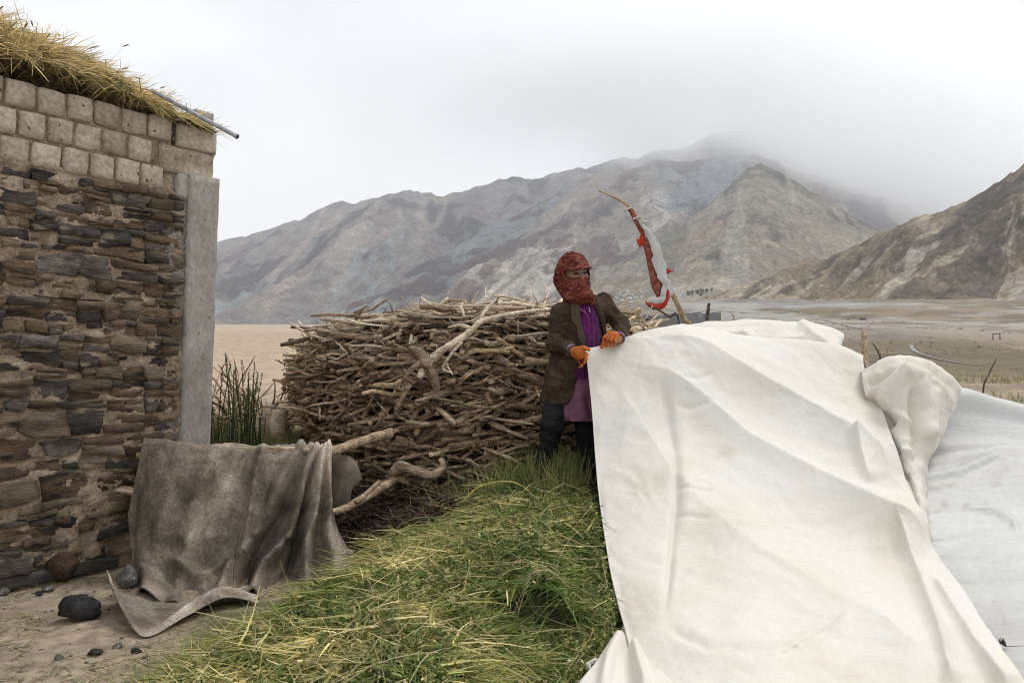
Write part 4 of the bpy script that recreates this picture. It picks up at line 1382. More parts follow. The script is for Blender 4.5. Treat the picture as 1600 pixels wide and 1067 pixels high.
shrub(340, 6.0, 24, .09, .35, .75, "dense green stalky shrub right behind the concrete pillar")
shrub(368, 6.3, 20, .08, .45, 1.0, "tall green stalky shrub between the pillar and the dead brush")
shrub(392, 6.7, 12, .07, .35, .8, "smaller green stalky shrub at the edge of the dead brush")

k_ = 0
for (px_, Y_d, n, h, lab) in ((345, 8.8, 12, .75, "tangle of dead grey branches behind the shrubs by the pillar"), (400, 8.6, 14, .7, "tangle of dry crooked branches left of the woodpile"), (432, 8.2, 12, .6, "pale dry branch heap touching the woodpile's left end"), (375, 9.4, 12, .8, "far tangle of pale dry branches below the field")):
    c = P(px_, 640, Y_d); c[2] = float(ground_z(c[0], Y_d))
    bag = Bag()
    for q in range(n * 2):
        p0 = np.array([gp.normal(0, .22), gp.normal(0, .2), gp.uniform(0, .12)])
        dv = np.array([gp.normal(0, .8), gp.normal(0, .5), gp.uniform(.05, 1.0)]); dv /= np.linalg.norm(dv)
        L_ = gp.uniform(.3, .85)
        t = np.linspace(0, 1, 6)
        pts = p0 + dv * (L_ * t)[:, None] + np.cumsum(gp.normal(0, .028, (6, 3)), 0)
        pts[:, 2] = np.clip(pts[:, 2], 0, h)
        r0 = gp.uniform(.007, .024)
        tn = gp.uniform(.5, 1.3)
        bag.add(*tube(pts, np.linspace(r0, r0 * .35, 6), 6, seed=q, rough=.1), (tn, tn * .95, tn * .88))
    o = obj("dead_brush", bag.mesh("dead_brush"), M_wood_pale if k_ % 2 == 0 else M_wood, None, c)
    k_ += 1
    tag(o, lab, "brushwood", "dead brush behind the fence")
# sawn stumps among the brush
for (px_, py_, Y_d, r_, h_, lab) in ((418, 640, 7.9, .07, .34, "short pale sawn stump among the dead brush"), (434, 632, 7.8, .085, .30, "wider pale sawn stump next to the woodpile"), (405, 655, 7.6, .05, .26, "small leaning stump in front of the dead brush")):
    c = P(px_, py_, Y_d); c[2] = float(ground_z(c[0], Y_d)) - .03
    V, Q, T = tube([(0, 0, 0), (.01, 0, h_ * .4), (.02, .01, h_ * .8), (.02, .01, h_)], [r_ * 1.15, r_, r_ * .95, r_ * .9], 12, seed=int(px_), rough=.1)
    o = obj("tree_stump", mesh_data("tree_stump", V, [Q, T], True, np.full((len(V), 3), 1.0)), M_wood_pale, None, c)
    tag(o, lab, "stump")

# ================================================================ hay heap (cut grass)
def hay_z(x, y):
    x = np.asarray(x, float); y = np.asarray(y, float)
    # left border of the heap runs from the front left to the woman's feet
    edge = np.interp(y, [1.6, 2.3, 2.9, 3.5, 4.2, 4.7, 5.2, 5.6, 6.1, 6.6], [-1.45, -1.42, -1.36, -1.28, -1.04, -.92, -.82, -.66, -.2, .3])
    d = x - edge
    hmax = np.interp(y, [1.2, 2.3, 3.2, 4.2, 5.0, 5.6, 6.2, 6.8], [.10, .16, .24, .33, .40, .44, .40, .25])
    z = hmax * (1 - np.exp(-np.maximum(d, 0) / .33)) ** 1.1 + 0.075 * fbm(x * 2.6, y * 2.6, seed=71) * np.clip(d * 4, 0, 1) + 0.03 * fbm(x * 9, y * 9, seed=72) * np.clip(d * 4, 0, 1)
    z = z * (1 - sstep(.75, 1.25, x) * (1 - .0 * y)) - .12 * sstep(.9, 1.4, x)
    z = z + ground_z(x, np.minimum(y, 5.0)) * .5
    hemz = np.interp(y, [2.3, 2.9, 3.35, 3.8, 4.25, 4.6, 4.88, 5.06], [0.0, .05, .105, .2, .33, .5, .66, .8]) - .025
    w = sstep(np.where(y < 3.4, -.25, .10), np.where(y < 3.4, .20, .42), x)
    z = np.where(z > hemz, z + (hemz - z) * w, z) - .10 * sstep(.50, .62, x)
    return np.where(d > 0, z, -.1)


M_hay = surf("cut_grass", [(0.85, 0.85, 0.85), (1.15, 1.15, 1.15)], scale=3, tint='col', bump=0, vary=.15, vscale=20, rough=.65, spec=.25, trans=.25)
M_hbed = surf("shade_toned_grass", [(0.022, 0.026, 0.010), (0.05, 0.052, 0.022), (0.095, 0.085, 0.04)], scale=18, bump=1, bscale=50, bdist=.03, vary=.4, rough=.95)  # grass bed kept darker than the blades, painting shade into their gaps
hx, hy = np.meshgrid(np.linspace(-1.5, 2.6, 170), np.linspace(1.0, 7.0, 200), indexing='ij')
hzv = hay_z(hx, hy) - .035
hay_o = np.array([0.0, 4.0, 0.0])
hay = empty("hay_heap", hay_o)
tag(hay, "heap of fresh cut green grass and hay spread before the woodpile", "hay")
obj("hay_bed", mesh_data("hay_bed", np.stack([hx, hy, hzv], -1).reshape(-1, 3) - hay_o, grid_faces(170, 200)), M_hbed, hay)
gh = np.random.default_rng(61)
PAL_HAY = np.array([(0.060, 0.090, 0.024), (0.105, 0.140, 0.040), (0.165, 0.185, 0.058), (0.24, 0.23, 0.088), (0.34, 0.295, 0.135), (0.46, 0.375, 0.20), (0.56, 0.47, 0.29)])


def sample_hay(n, tight=1.0):
    xs, ys = [], []
    while sum(map(len, xs)) < n:
        Y_s = 1.9 * (6.4 / 1.9) ** gh.uniform(0, 1, n)
        s = gh.uniform(-.62, .26, n)
        x = s * Y_s
        ok = (hay_z(x, Y_s) > -.05) & (x < np.interp(Y_s, [2.4, 3.0, 3.35, 3.6, 6], [.06, .23, .43, .47, .49]))
        xs.append(x[ok]); ys.append(Y_s[ok])
    return np.concatenate(xs)[:n], np.concatenate(ys)[:n]


bag = Bag()
HEM_Y, HEM_X = [2.4, 3.0, 3.35, 3.6, 6], [.0, .23, .43, .485, .50]


def hay_blades(n, spread, lmin, lmax, wmin, wmax, inc_s, segs, fl, tone_c, zlift):
    x, y = sample_hay(n)
    z = hay_z(x, y)
    tone = fbm(x * 3.1, y * 3.1, seed=81, octv=3) + .5 * fbm(x * 11, y * 11, seed=86, octv=2)
    a = fbm(x * 2.3, y * 2.3, seed=82, octv=2) * fl + gh.normal(0, spread, n)
    dirs = np.stack([np.cos(a), np.sin(a), gh.normal(.04, inc_s, n)], -1)
    lens = gh.uniform(lmin, lmax, n)
    o_ = x + dirs[:, 0] * lens > np.interp(y, HEM_Y, HEM_X)
    dirs[o_, 0] = -np.abs(dirs[o_, 0])
    ci = np.clip(tone_c - .3 + tone * 5.0 + gh.normal(0, 1.3, n), 0, 6.99).astype(int)
    cols = PAL_HAY[ci] * gh.uniform(.5, 1.8, (n, 1)) * np.array([1.3, 1.33, 1.1])
    blades(bag, np.stack([x, y, z + gh.uniform(-.03, zlift, n)], -1), dirs, lens, gh.uniform(wmin, wmax, n), cols, gh.uniform(.1, .9, n), gh, segs, .3)


hay_blades(56000, 3.0, .025, .11, .0014, .0042, .10, 2, 3.0, 3.0, .015)      # chopped and matted
hay_blades(18000, .7, .10, .28, .0012, .0032, .07, 3, 7.0, 3.4, .02)       # longer swaths
hay_blades(5200, 2.0, .08, .30, .0026, .0055, .08, 3, 4.0, 4.2, .03)      # coarse stalks
hay_blades(800, .9, .10, .24, .0016, .0034, .35, 4, 5.0, 2.4, .02)         # few stems standing out
# chopped leaves and clover in the nearer part
x, y = sample_hay(76000)
n = len(x)
z = hay_z(x, y)
dirs = gh.normal(size=(n, 3)); dirs[:, 2] = np.abs(dirs[:, 2]) * .5
keep = gh.uniform(0, 1, n) < sstep(-.15, .25, fbm(x * 1.7, y * 1.7, seed=85) + .35 * (x > -.25) + .1)
x, y, z, dirs = x[keep], y[keep], z[keep], dirs[keep]; n = len(x)
ci = np.clip(2.1 + gh.normal(0, 1.5, n), 0, 6.99).astype(int)
blades(bag, np.stack([x, y, z + gh.uniform(-.01, .03, n)], -1), dirs, gh.uniform(.010, .045, n), gh.uniform(.0025, .009, n), PAL_HAY[ci] * gh.uniform(.8, 2.0, (n, 1)), np.full(n, .3), gh, 2)
# grass standing up round the woman's feet and at the far rim
m = 1300
cx = np.concatenate([gh.normal(.36, .07, m // 2), gh.normal(.12, .12, m // 4), gh.normal(-.1, .25, m - m // 2 - m // 4)]); cy = gh.normal(5.35, .16, m)
a = gh.uniform(0, 6.28, m)
dr = np.stack([np.cos(a) * .35 - .15, np.sin(a) * .4, gh.uniform(.5, 1.2, m)], -1)
blades(bag, np.stack([cx, cy, hay_z(cx, cy)], -1), dr, gh.uniform(.06, .28, m), gh.uniform(.0014, .0036, m), PAL_HAY[gh.integers(0, 5, m)] * gh.uniform(.9, 1.9, (m, 1)), gh.uniform(.1, .5, m), gh, 3, .3)
# long loose straws on top
XS_, YS_ = sample_hay(190)
for k in range(190):
    x0, y0 = XS_[k], YS_[k]
    a = gh.uniform(0, 6.28); L_ = gh.uniform(.25, .6)
    t = np.linspace(0, 1, 7)
    px_ = x0 + np.cos(a) * L_ * t; py_ = y0 + np.sin(a) * L_ * t + gh.normal(0, .05) * np.sin(np.pi * t)
    px_ = np.minimum(px_, np.interp(py_, [2.4, 3.0, 3.35, 3.6, 6], [.0, .2, .38, .44, .46]))
    pz_ = np.maximum(hay_z(px_, py_), 0.0) + .025 + gh.uniform(0, .05) * np.sin(np.pi * t)
    bag.add(*tube(np.stack([px_, py_, pz_], -1), np.linspace(.0024, .0014, 7), 4), PAL_HAY[gh.integers(4, 7)] * gh.uniform(.8, 1.3))
me = bag.mesh("grass_blades", True)
me.transform(Matrix.Translation(Vector(-hay_o)))
o = obj("grass_blades", me, M_hay, hay); o["kind"] = "stuff"
# arching yellow stalk and a frayed string on the heap
M_yel = surf("yellow_stalk", [(0.42, 0.36, 0.10), (0.55, 0.47, 0.16)], scale=9, bump=0, vary=.2)
pts = np.array([P(722, 785, 4.95), P(745, 762, 5.0), P(775, 753, 5.05), P(805, 754, 5.08), P(830, 770, 5.1)])
V, Q, T = tube(catmull(np.stack([pts, pts], 1), 20, 2)[:, 0] - pts[0], np.linspace(.004, .007, 20), 6)
o = obj("dry_stalk", mesh_data("dry_stalk", V, [Q, T]), M_yel, None, pts[0]); tag(o, "yellow arching dry stalk on the cut grass near the woman", "stalk")
M_str = surf("pale_string", [(0.5, 0.46, 0.40), (0.66, 0.62, 0.56)], scale=30, bump=.5, bscale=90, bdist=.004)
pts = np.array([P(903, 1030, 2.95), P(917, 1000, 3.02), P(922, 985, 3.05), P(918, 972, 3.08), P(926, 962, 3.1), P(932, 953, 3.12)])
for q in pts: q[2] = float(hay_z(q[0], q[1])) + .03
V, Q, T = tube(catmull(np.stack([pts, pts], 1), 24, 2)[:, 0] - pts[0], np.interp(np.linspace(0, 1, 24), [0, .4, .5, 1], [.0015, .003, .011, .008]), 6, seed=2, rough=.4)
o = obj("frayed_string", mesh_data("frayed_string", V, [Q, T]), M_str, None, pts[0]); tag(o, "frayed whitish wool string lying on the grass by the tarp", "string")
# dark litter of bark and roots at the foot of the pile
bag = Bag()
for k in range(1700):
    a = gh.uniform(0, 6.28); x0 = gh.uniform(-1.45, -.35); y0 = gh.uniform(4.8, 6.0)
    L_ = gh.uniform(.05, .25); t = np.linspace(0, 1, 4)[:, None]
    p0 = np.array([x0, y0, max(float(hay_z(x0, y0)), float(ground_z(x0, y0))) + .015])
    pts = p0 + np.array([math.cos(a), math.sin(a), gh.uniform(-.1, .5)]) * L_ * t + np.cumsum(gh.normal(0, .012, (4, 3)), 0)
    tn = gh.uniform(.4, 1.2)
    bag.add(*tube(pts, gh.uniform(.002, .009), 5), (tn, tn * .9, tn * .8))
o = obj("bark_litter", bag.mesh("bark_litter"), M_wood_dark)
tag(o, "dark twigs and bark litter at the foot of the woodpile", "twigs", None, "stuff")
# thin dry grass on the dirt and short green tufts behind the fence
bag = Bag()
n = 9000
x = gh.uniform(-3.2, -.7, n); y = gh.uniform(2.2, 4.6, n)
keep = fbm(x * 2.2, y * 2.2, seed=91) + .35 * sstep(-1.9, -1.2, x) + .3 * (y < 3.2) > .16
x, y = x[keep], y[keep]; n = len(x)
a = gh.uniform(0, 6.28, n)
blades(bag, np.stack([x, y, ground_z(x, y)], -1), np.stack([np.cos(a), np.sin(a), gh.uniform(.1, .7, n)], -1), gh.uniform(.02, .09, n), gh.uniform(.001, .002, n), PAL_HAY[gh.integers(1, 6, n)] * gh.uniform(.5, 1.1, (n, 1)), gh.uniform(.1, .5, n), gh, 2)
n = 7000
s = gh.uniform(-.40, -.22, n); y = gh.uniform(5.8, 9.5, n); x = s * y
a = gh.uniform(0, 6.28, n)
keep = fbm(x * 2, y * 2, seed=93) > -.1
x, y, a = x[keep], y[keep], a[keep]; n = len(x)
blades(bag, np.stack([x, y, ground_z(x, y)], -1), np.stack([np.cos(a) * .5, np.sin(a) * .5, np.ones(n)], -1), gh.uniform(.04, .2, n), gh.uniform(.0015, .003, n), PAL_HAY[gh.integers(1, 6, n)] * gh.uniform(.7, 1.3, (n, 1)), gh.uniform(.1, .5, n), gh, 2)
n = 5000
s = gh.uniform(.40, .8, n); y = gh.uniform(9, 16, n); x = s * y
keep = fbm(x * 1.0, y * .7, seed=94) > .0
x, y = x[keep], y[keep]; n = len(x); a = gh.uniform(0, 6.28, n)
blades(bag, np.stack([x, y, ground_z(x, y)], -1), np.stack([np.cos(a) * .5, np.sin(a) * .5, np.ones(n)], -1), gh.uniform(.04, .12, n), gh.uniform(.003, .006, n), PAL_HAY[gh.integers(1, 6, n)] * gh.uniform(.7, 1.2, (n, 1)), gh.uniform(.1, .5, n), gh, 2)
o = obj("sparse_grass", bag.mesh("sparse_grass"), M_hay)
tag(o, "sparse short grass growing on the dirt and behind the fence", "grass", None, "stuff")
# ================================================================ white tarpaulin
M_tarp = surf("white_canvas", [(0.71, 0.65, 0.55), (0.79, 0.748, 0.672), (0.80, 0.768, 0.71)], scale=1.3, bump=0.25, bscale=5, bdist=0.03, vary=0.04, vscale=60, rough=0.75, spec=0.25, trans=0.18, distort=.5, lo=.3, hi=.62,
              spots=((0.64, 0.53, 0.37), 1.9, 0.66, 0.16))
M_sheet = surf("grey_plastic_sheet", [(0.45, 0.435, 0.405), (0.56, 0.552, 0.53), (0.62, 0.615, 0.60)], scale=1.6, stretch=(.7, 1.6, 1.6), bump=0.5, bscale=6, bdist=0.02, vary=0.06, vscale=40, rough=0.5, spec=0.35, trans=0.12,
               spots=((0.36, 0.345, 0.29), 3.0, 0.66, 0.14))


def pix(G):
    """photograph pixel of world points"""
    x, y, z = G[..., 0], G[..., 1], G[..., 2] - CAMZ
    cy = y * _cp + z * _sp; cz = -y * _sp + z * _cp
    return 800 + F * x / cy, 533.5 - F * cz / cy


def ledge(px_, py_, line, A, up=60.0, down=26.0, ends=(.08, .12)):
    """raised lip: swells towards the line on its upper side, drops below it"""
    d, t = polydist(px_, py_, line)
    d = -d                                   # lines run left to right: positive is above
    e = sstep(0, ends[0], t) * (1 - sstep(1 - ends[1], 1, t)) if ends else 1.0
    return A * e * np.where(d > 0, np.exp(-d / up), np.clip(1 + d / down, 0, 1) ** 2)


def crease(px_, py_, line, A, wd, ends=(.15, .2)):
    d, t = polydist(px_, py_, line)
    return A * np.exp(-(d / wd) ** 2) * sstep(0, ends[0], t) * (1 - sstep(1 - ends[1], 1, t))


def crumple(G, sc, seed, k=3):
    """faceted wrinkles: folded planes with random directions"""
    g = np.random.default_rng(seed)
    r = 0
    for q in range(k):
        n = g.normal(size=3); n /= np.linalg.norm(n)
        w = fbm(G[..., 0] * sc * .5 + q, G[..., 1] * sc * .5, G[..., 2] * sc * .5, seed=seed + q, octv=2) * 1.6
        ph = (G @ n) * sc + w
        r = r + np.abs((ph % 1.0) - .5) * 2 - .5
    return r / k


def net_grid(rows, nu, nv):
    return catmull(np.array([[P(*c) for c in r] for r in rows]), nu, nv)


tarp_o = P(1250, 1000, 4.0); tarp_o[2] = 0
tarp = empty("white_tarpaulin", tarp_o)
tag(tarp, "large white canvas tarpaulin the woman is pulling over the hay", "tarpaulin")
main = [
    [(918, 556, 5.42), (965, 556, 5.62), (1012, 552, 5.86), (1080, 560, 6.0), (1150, 566, 6.05), (1212, 566, 6.05), (1262, 564, 6.1), (1312, 570, 6.1), (1350, 585, 6.0)],
    [(915, 546, 5.33), (960, 541, 5.50), (1010, 535, 5.72), (1080, 541, 5.85), (1150, 549, 5.90), (1210, 548, 5.90), (1260, 546, 5.92), (1310, 551, 5.92), (1345, 566, 5.82)],
    [(921, 600, 5.22), (985, 575, 5.35), (1060, 575, 5.50), (1130, 580, 5.60), (1195, 585, 5.66), (1250, 590, 5.68), (1300, 598, 5.68), (1335, 610, 5.62), (1360, 626, 5.52)],
    [(926, 650, 5.06), (990, 640, 5.10), (1060, 640, 5.20), (1130, 645, 5.30), (1195, 650, 5.36), (1255, 658, 5.36), (1310, 664, 5.32), (1355, 672, 5.26), (1386, 682, 5.16)],
    [(930, 705, 4.88), (995, 705, 4.85), (1065, 705, 4.90), (1135, 710, 4.95), (1200, 715, 5.00), (1262, 722, 5.00), (1320, 730, 4.95), (1370, 738, 4.90), (1408, 748, 4.80)],
    [(935, 765, 4.60), (1005, 770, 4.50), (1075, 772, 4.50), (1145, 775, 4.55), (1212, 780, 4.60), (1275, 785, 4.60), (1335, 792, 4.55), (1388, 800, 4.50), (1430, 812, 4.40)],
    [(944, 830, 4.25), (1015, 840, 4.10), (1085, 845, 4.10), (1155, 845, 4.10), (1222, 848, 4.15), (1290, 850, 4.20), (1352, 855, 4.20), (1408, 860, 4.15), (1462, 866, 4.05)],
    [(957, 905, 3.80), (1025, 915, 3.65), (1095, 920, 3.60), (1165, 920, 3.60), (1235, 920, 3.65), (1305, 922, 3.70), (1375, 925, 3.72), (1442, 930, 3.70), (1512, 938, 3.60)],
    [(978, 985, 3.35), (1035, 995, 3.20), (1105, 1000, 3.15), (1180, 1000, 3.12), (1250, 1000, 3.15), (1325, 1000, 3.20), (1400, 1000, 3.22), (1480, 1004, 3.20), (1560, 1010, 3.10)],
    [(1004, 1075, 2.90), (1060, 1085, 2.76), (1125, 1090, 2.70), (1200, 1090, 2.68), (1275, 1090, 2.70), (1350, 1090, 2.72), (1430, 1090, 2.75), (1520, 1090, 2.75), (1622, 1092, 2.68)],
    [(1050, 1190, 2.42), (1105, 1210, 2.32), (1160, 1215, 2.28), (1230, 1215, 2.26), (1310, 1215, 2.26), (1390, 1215, 2.28), (1480, 1215, 2.30), (1590, 1215, 2.30), (1720, 1215, 2.26)],
]
G = net_grid(main, 330, 300)
PXg, PYg = pix(G)
nrm = grid_normals(G); nrm *= np.sign(nrm[..., 2:3])
D = ledge(PXg, PYg, [(915, 543), (1000, 545), (1060, 562), (1130, 592), (1200, 632), (1262, 668), (1325, 704), (1372, 742), (1405, 790)], .15, 95, 80, (.3, .12))
D += ledge(PXg, PYg, [(960, 560), (1030, 598), (1100, 655), (1160, 705), (1210, 735), (1265, 764), (1335, 798), (1400, 826), (1462, 862)], .14, 80, 75, (.2, .06))
D += ledge(PXg, PYg, [(935, 560), (985, 640), (1030, 720), (1095, 800), (1180, 870), (1280, 930), (1380, 985), (1480, 1067)], .06, 90, 90, (.25, .1))
D += crease(PXg, PYg, [(1015, 590), (1038, 650), (1052, 720), (1056, 790), (1048, 870), (1040, 940), (1034, 972)], -.022, 6)
D += crease(PXg, PYg, [(1030, 600), (1058, 670), (1070, 730), (1072, 790), (1066, 860)], .014, 12)
D += crease(PXg, PYg, [(1036, 965), (1062, 992), (1105, 1012), (1160, 1016), (1220, 1012), (1290, 985), (1330, 960)], -.02, 8)
D += crease(PXg, PYg, [(1036, 990), (1105, 1030), (1220, 1035), (1310, 1000)], .02, 16)
D += crease(PXg, PYg, [(1052, 772), (1080, 778), (1118, 777)], -.012, 3)
D += crease(PXg, PYg, [(1055, 814), (1080, 817), (1112, 822)], -.012, 3)
D += crease(PXg, PYg, [(1045, 645), (1070, 655), (1105, 650)], -.012, 4)
D += crease(PXg, PYg, [(1048, 612), (1075, 615), (1100, 605)], -.008, 4)
D += crease(PXg, PYg, [(1015, 552), (1040, 563), (1060, 570)], -.01, 4)
D += ledge(PXg, PYg, [(1392, 815), (1410, 850), (1432, 905), (1455, 970), (1490, 1075)], .06, 20, 26, (.2, .05))
D += ledge(PXg, PYg, [(1450, 905), (1485, 960), (1530, 1020), (1580, 1080)], .05, 18, 22, (.2, .05))
D += ledge(PXg, PYg, [(1325, 700), (1335, 740), (1352, 790)], .05, 18, 16)
D += ledge(PXg, PYg, [(1240, 1015), (1290, 990), (1330, 985)], .016, 12, 12)
ann = fbm(G[..., 0] * 2.2, G[..., 1] * 2.2, G[..., 2] * 2.2, seed=201, octv=4)
D += .014 * ann + .010 * (ridged(G[..., 0] * 3.2 - G[..., 1] * 2.0, G[..., 1] * 1.2 + G[..., 0], seed=203, octv=4) - .5)
D += .010 * crumple(G, 4.0, 205, 4) + .0065 * crumple(G, 10, 207, 4) * sstep(-.1, .3, fbm(G[..., 0] * 2, G[..., 1] * 2, seed=44))
hem = np.linspace(0, 1, 300)[None, :]
D = D * sstep(0, .03, hem)
G = G + nrm * D[..., None]
G[:, 0, 0] += .004 * fbm(np.linspace(0, 40, 330), 0, seed=5)
# clear the cut grass lying below
G[..., 2] = np.maximum(G[..., 2], .01)
canvas = sheet_obj("canvas", G, M_tarp, tarp, tarp_o, None, 0.004)
V, Q, T = tube(G[30::4, 1] - tarp_o, .0055, 6, seed=4, rough=.2, flat=.6)
obj("hem", mesh_data("hem", V, [Q, T]), M_tarp, canvas)

back = [
    [(960, 556, 6.5), (1030, 545, 6.6), (1100, 540, 6.65), (1160, 538, 6.65), (1220, 538, 6.65), (1275, 542, 6.62), (1300, 548, 6.58), (1306, 556, 6.5)],
    [(962, 541, 6.32), (1030, 519, 6.38), (1100, 506, 6.42), (1160, 502, 6.42), (1220, 504, 6.42), (1270, 510, 6.42), (1304, 516, 6.4), (1316, 524, 6.36)],
    [(965, 543, 6.10), (1030, 528, 6.12), (1100, 520, 6.15), (1160, 519, 6.18), (1220, 521, 6.18), (1268, 526, 6.2), (1302, 531, 6.22), (1316, 538, 6.24)],
    [(972, 552, 5.95), (1035, 545, 5.98), (1100, 542, 6.0), (1160, 540, 6.05), (1220, 543, 6.05), (1266, 547, 6.08), (1298, 550, 6.1), (1312, 556, 6.14)],
    [(978, 575, 5.9), (1040, 572, 5.92), (1100, 572, 5.95), (1160, 572, 6.0), (1220, 572, 6.0), (1266, 574, 6.02), (1298, 576, 6.04), (1308, 580, 6.1)],
]
G = net_grid(back, 90, 150)
PXg, PYg = pix(G)
nrm = grid_normals(G); nrm *= np.sign(nrm[..., 2:3] + 1e-6)
D = ledge(PXg, PYg, [(1070, 545), (1110, 532), (1160, 527), (1185, 545)], .05, 14, 12) + ledge(PXg, PYg, [(1245, 508), (1262, 522), (1285, 537), (1308, 552)], .05, 18, 14)
D += ledge(PXg, PYg, [(1195, 545), (1212, 535), (1260, 528)], .035, 10, 10) + crease(PXg, PYg, [(1000, 536), (1060, 530), (1130, 526)], -.03, 6)
D += .03 * fbm(G[..., 0] * 3, G[..., 1] * 3, G[..., 2] * 5, seed=211) + .012 * crumple(G, 5, 213, 3)
sheet_obj("rear_fold", G + nrm * D[..., None], M_tarp, tarp, tarp_o, None, 0.004)

side = [
    [(1340, 610, 5.95), (1372, 596, 6.0), (1408, 588, 6.0), (1442, 592, 6.0), (1472, 608, 5.95), (1484, 634, 5.9)],
    [(1346, 582, 5.62), (1374, 563, 5.62), (1408, 556, 5.62), (1442, 561, 5.62), (1476, 579, 5.58), (1500, 606, 5.52)],
    [(1350, 610, 5.40), (1378, 598, 5.32), (1411, 582, 5.20), (1446, 594, 5.26), (1478, 610, 5.36), (1496, 624, 5.46)],
    [(1365, 650, 5.25), (1388, 645, 5.15), (1416, 640, 5.08), (1442, 642, 5.12), (1468, 648, 5.25), (1484, 652, 5.38)],
    [(1385, 690, 5.05), (1402, 690, 4.95), (1422, 692, 4.92), (1442, 692, 4.96), (1458, 690, 5.08), (1470, 686, 5.25)],
    [(1405, 740, 4.85), (1416, 742, 4.78), (1428, 744, 4.76), (1437, 742, 4.80), (1444, 738, 4.90), (1450, 728, 5.08)],
    [(1418, 790, 4.60), (1428, 790, 4.50), (1437, 792, 4.46), (1444, 790, 4.50), (1447, 786, 4.62), (1449, 780, 4.85)],
    [(1434, 845, 4.30), (1441, 843, 4.22), (1447, 845, 4.18), (1451, 842, 4.22), (1454, 838, 4.35), (1455, 830, 4.5)],
]
G = net_grid(side, 170, 110)
PXg, PYg = pix(G)
nrm = grid_normals(G); nrm *= -np.sign(nrm[..., 1:2])
D = ledge(PXg, PYg, [(1352, 652), (1378, 620), (1412, 578)], -.07, 22, 10, None) * 0
D += crease(PXg, PYg, [(1350, 628), (1372, 640), (1392, 670)], -.09, 12, (.05, .1)) + crease(PXg, PYg, [(1352, 600), (1380, 590), (1408, 578)], -.035, 6)
D += crease(PXg, PYg, [(1360, 660), (1385, 618), (1411, 580)], .055, 10, (.1, .02)) + crease(PXg, PYg, [(1411, 578), (1440, 590), (1447, 640), (1446, 690)], .05, 9, (.02, .1))
D += crease(PXg, PYg, [(1432, 600), (1428, 640), (1434, 690), (1432, 735)], -.05, 9) + crease(PXg, PYg, [(1392, 640), (1412, 655), (1432, 662)], .03, 7)
D += crease(PXg, PYg, [(1405, 705), (1420, 705), (1438, 712)], .03, 6) + crease(PXg, PYg, [(1412, 735), (1424, 770), (1440, 815)], -.05, 7)
D += crease(PXg, PYg, [(1412, 562), (1450, 572), (1490, 602)], .02, 7) + crease(PXg, PYg, [(1466, 600), (1462, 640), (1450, 700)], .025, 8)
D += .025 * crumple(G, 4.0, 217, 3) + .010 * crumple(G, 10, 219, 3)
sheet_obj("side_fold", G + nrm * D[..., None], M_tarp, tarp, tarp_o, None, 0.004)

gy = lambda py_, z_=.085: (CAMZ - z_) * F / (py_ - 560.0)
flap = []
for (l, ty) in ((978, 965), (966, 992), (946, 1015), (925, 1042), (905, 1068), (884, 1096), (860, 1130)):
    flap.append([(l + (1060 - l) * f, ty + 26 * f, gy(ty + 26 * f)) for f in (0, .2, .4, .6, .8, 1)])
G = net_grid(flap, 70, 60)
PXg, PYg = pix(G)
nrm = grid_normals(G); nrm *= np.sign(nrm[..., 2:3])
D = crease(PXg, PYg, [(974, 985), (952, 1030), (940, 1090)], .035, 10) + crease(PXg, PYg, [(982, 995), (985, 1040), (990, 1090)], -.03, 8) + crease(PXg, PYg, [(985, 995), (998, 1040), (1012, 1090)], .04, 8) + .010 * crumple(G, 5, 223, 3)
sheet_obj("hem_flap", G + nrm * D[..., None], M_tarp, tarp, tarp_o, None, 0.004)

sheet_o = P(1560, 900, 4.0); sheet_o[2] = 0
cols_ = [1380, 1440, 1500, 1550, 1600, 1680, 1800, 1950]
gs_rows = [
    [(x, 648 + max(0, x - 1500) * .26, 6.6) for x in cols_],
    [(x, 606 + max(0, x - 1500) * .26 + max(0, 1500 - x) * .2, 6.0) for x in cols_],
    [(x, 650 + max(0, x - 1500) * .16, 5.82) for x in cols_],
    [(x, 696 + max(0, x - 1500) * .08, 5.62) for x in cols_],
    [(x, 716 - max(0, min(x, 1600) - 1440) * .06, 5.30) for x in cols_],
    [(x, 748 - max(0, min(x, 1600) - 1440) * .08, 5.02) for x in cols_],
    [(x, 805, 4.64) for x in cols_],
    [(x, 880, 4.10) for x in cols_],
    [(x, 965, 3.52) for x in cols_],
    [(x, 1075, 2.92) for x in cols_],
    [(x, 1220, 2.30) for x in cols_],
]
G = net_grid(gs_rows, 170, 130)
PXg, PYg = pix(G)
nrm = grid_normals(G); nrm *= np.sign(nrm[..., 2:3])
D = ledge(PXg, PYg, [(1430, 752), (1500, 738), (1560, 712), (1640, 705)], .03, 20, 10, (.05, .05)) + ledge(PXg, PYg, [(1430, 728), (1500, 712), (1640, 700)], .025, 14, 7, (.05, .05))
D += crease(PXg, PYg, [(1500, 790), (1560, 800), (1582, 815), (1597, 835)], .022, 5) + crease(PXg, PYg, [(1470, 785), (1520, 795), (1562, 796)], .014, 5)
D += crease(PXg, PYg, [(1440, 975), (1540, 968), (1640, 972)], -.03, 14, (.02, .02)) + crease(PXg, PYg, [(1450, 850), (1540, 838), (1640, 842)], .012, 9, (.02, .02))
low = sstep(690, 730, PYg)
D += low * (.014 * fbm(G[..., 0] * 3, G[..., 1] * 5, seed=231, octv=4) + .008 * crumple(G * np.array([.6, 1.5, 1.5]), 7, 233, 4) + .005 * crumple(G, 18, 235, 3)) + .006 * fbm(G[..., 0] * 3, G[..., 1] * 3, G[..., 2] * 3, seed=236)
G = G + nrm * D[..., None]
o = sheet_obj("ground_sheet", G, M_sheet, None, sheet_o, None, 0.003)
o.location = sheet_o
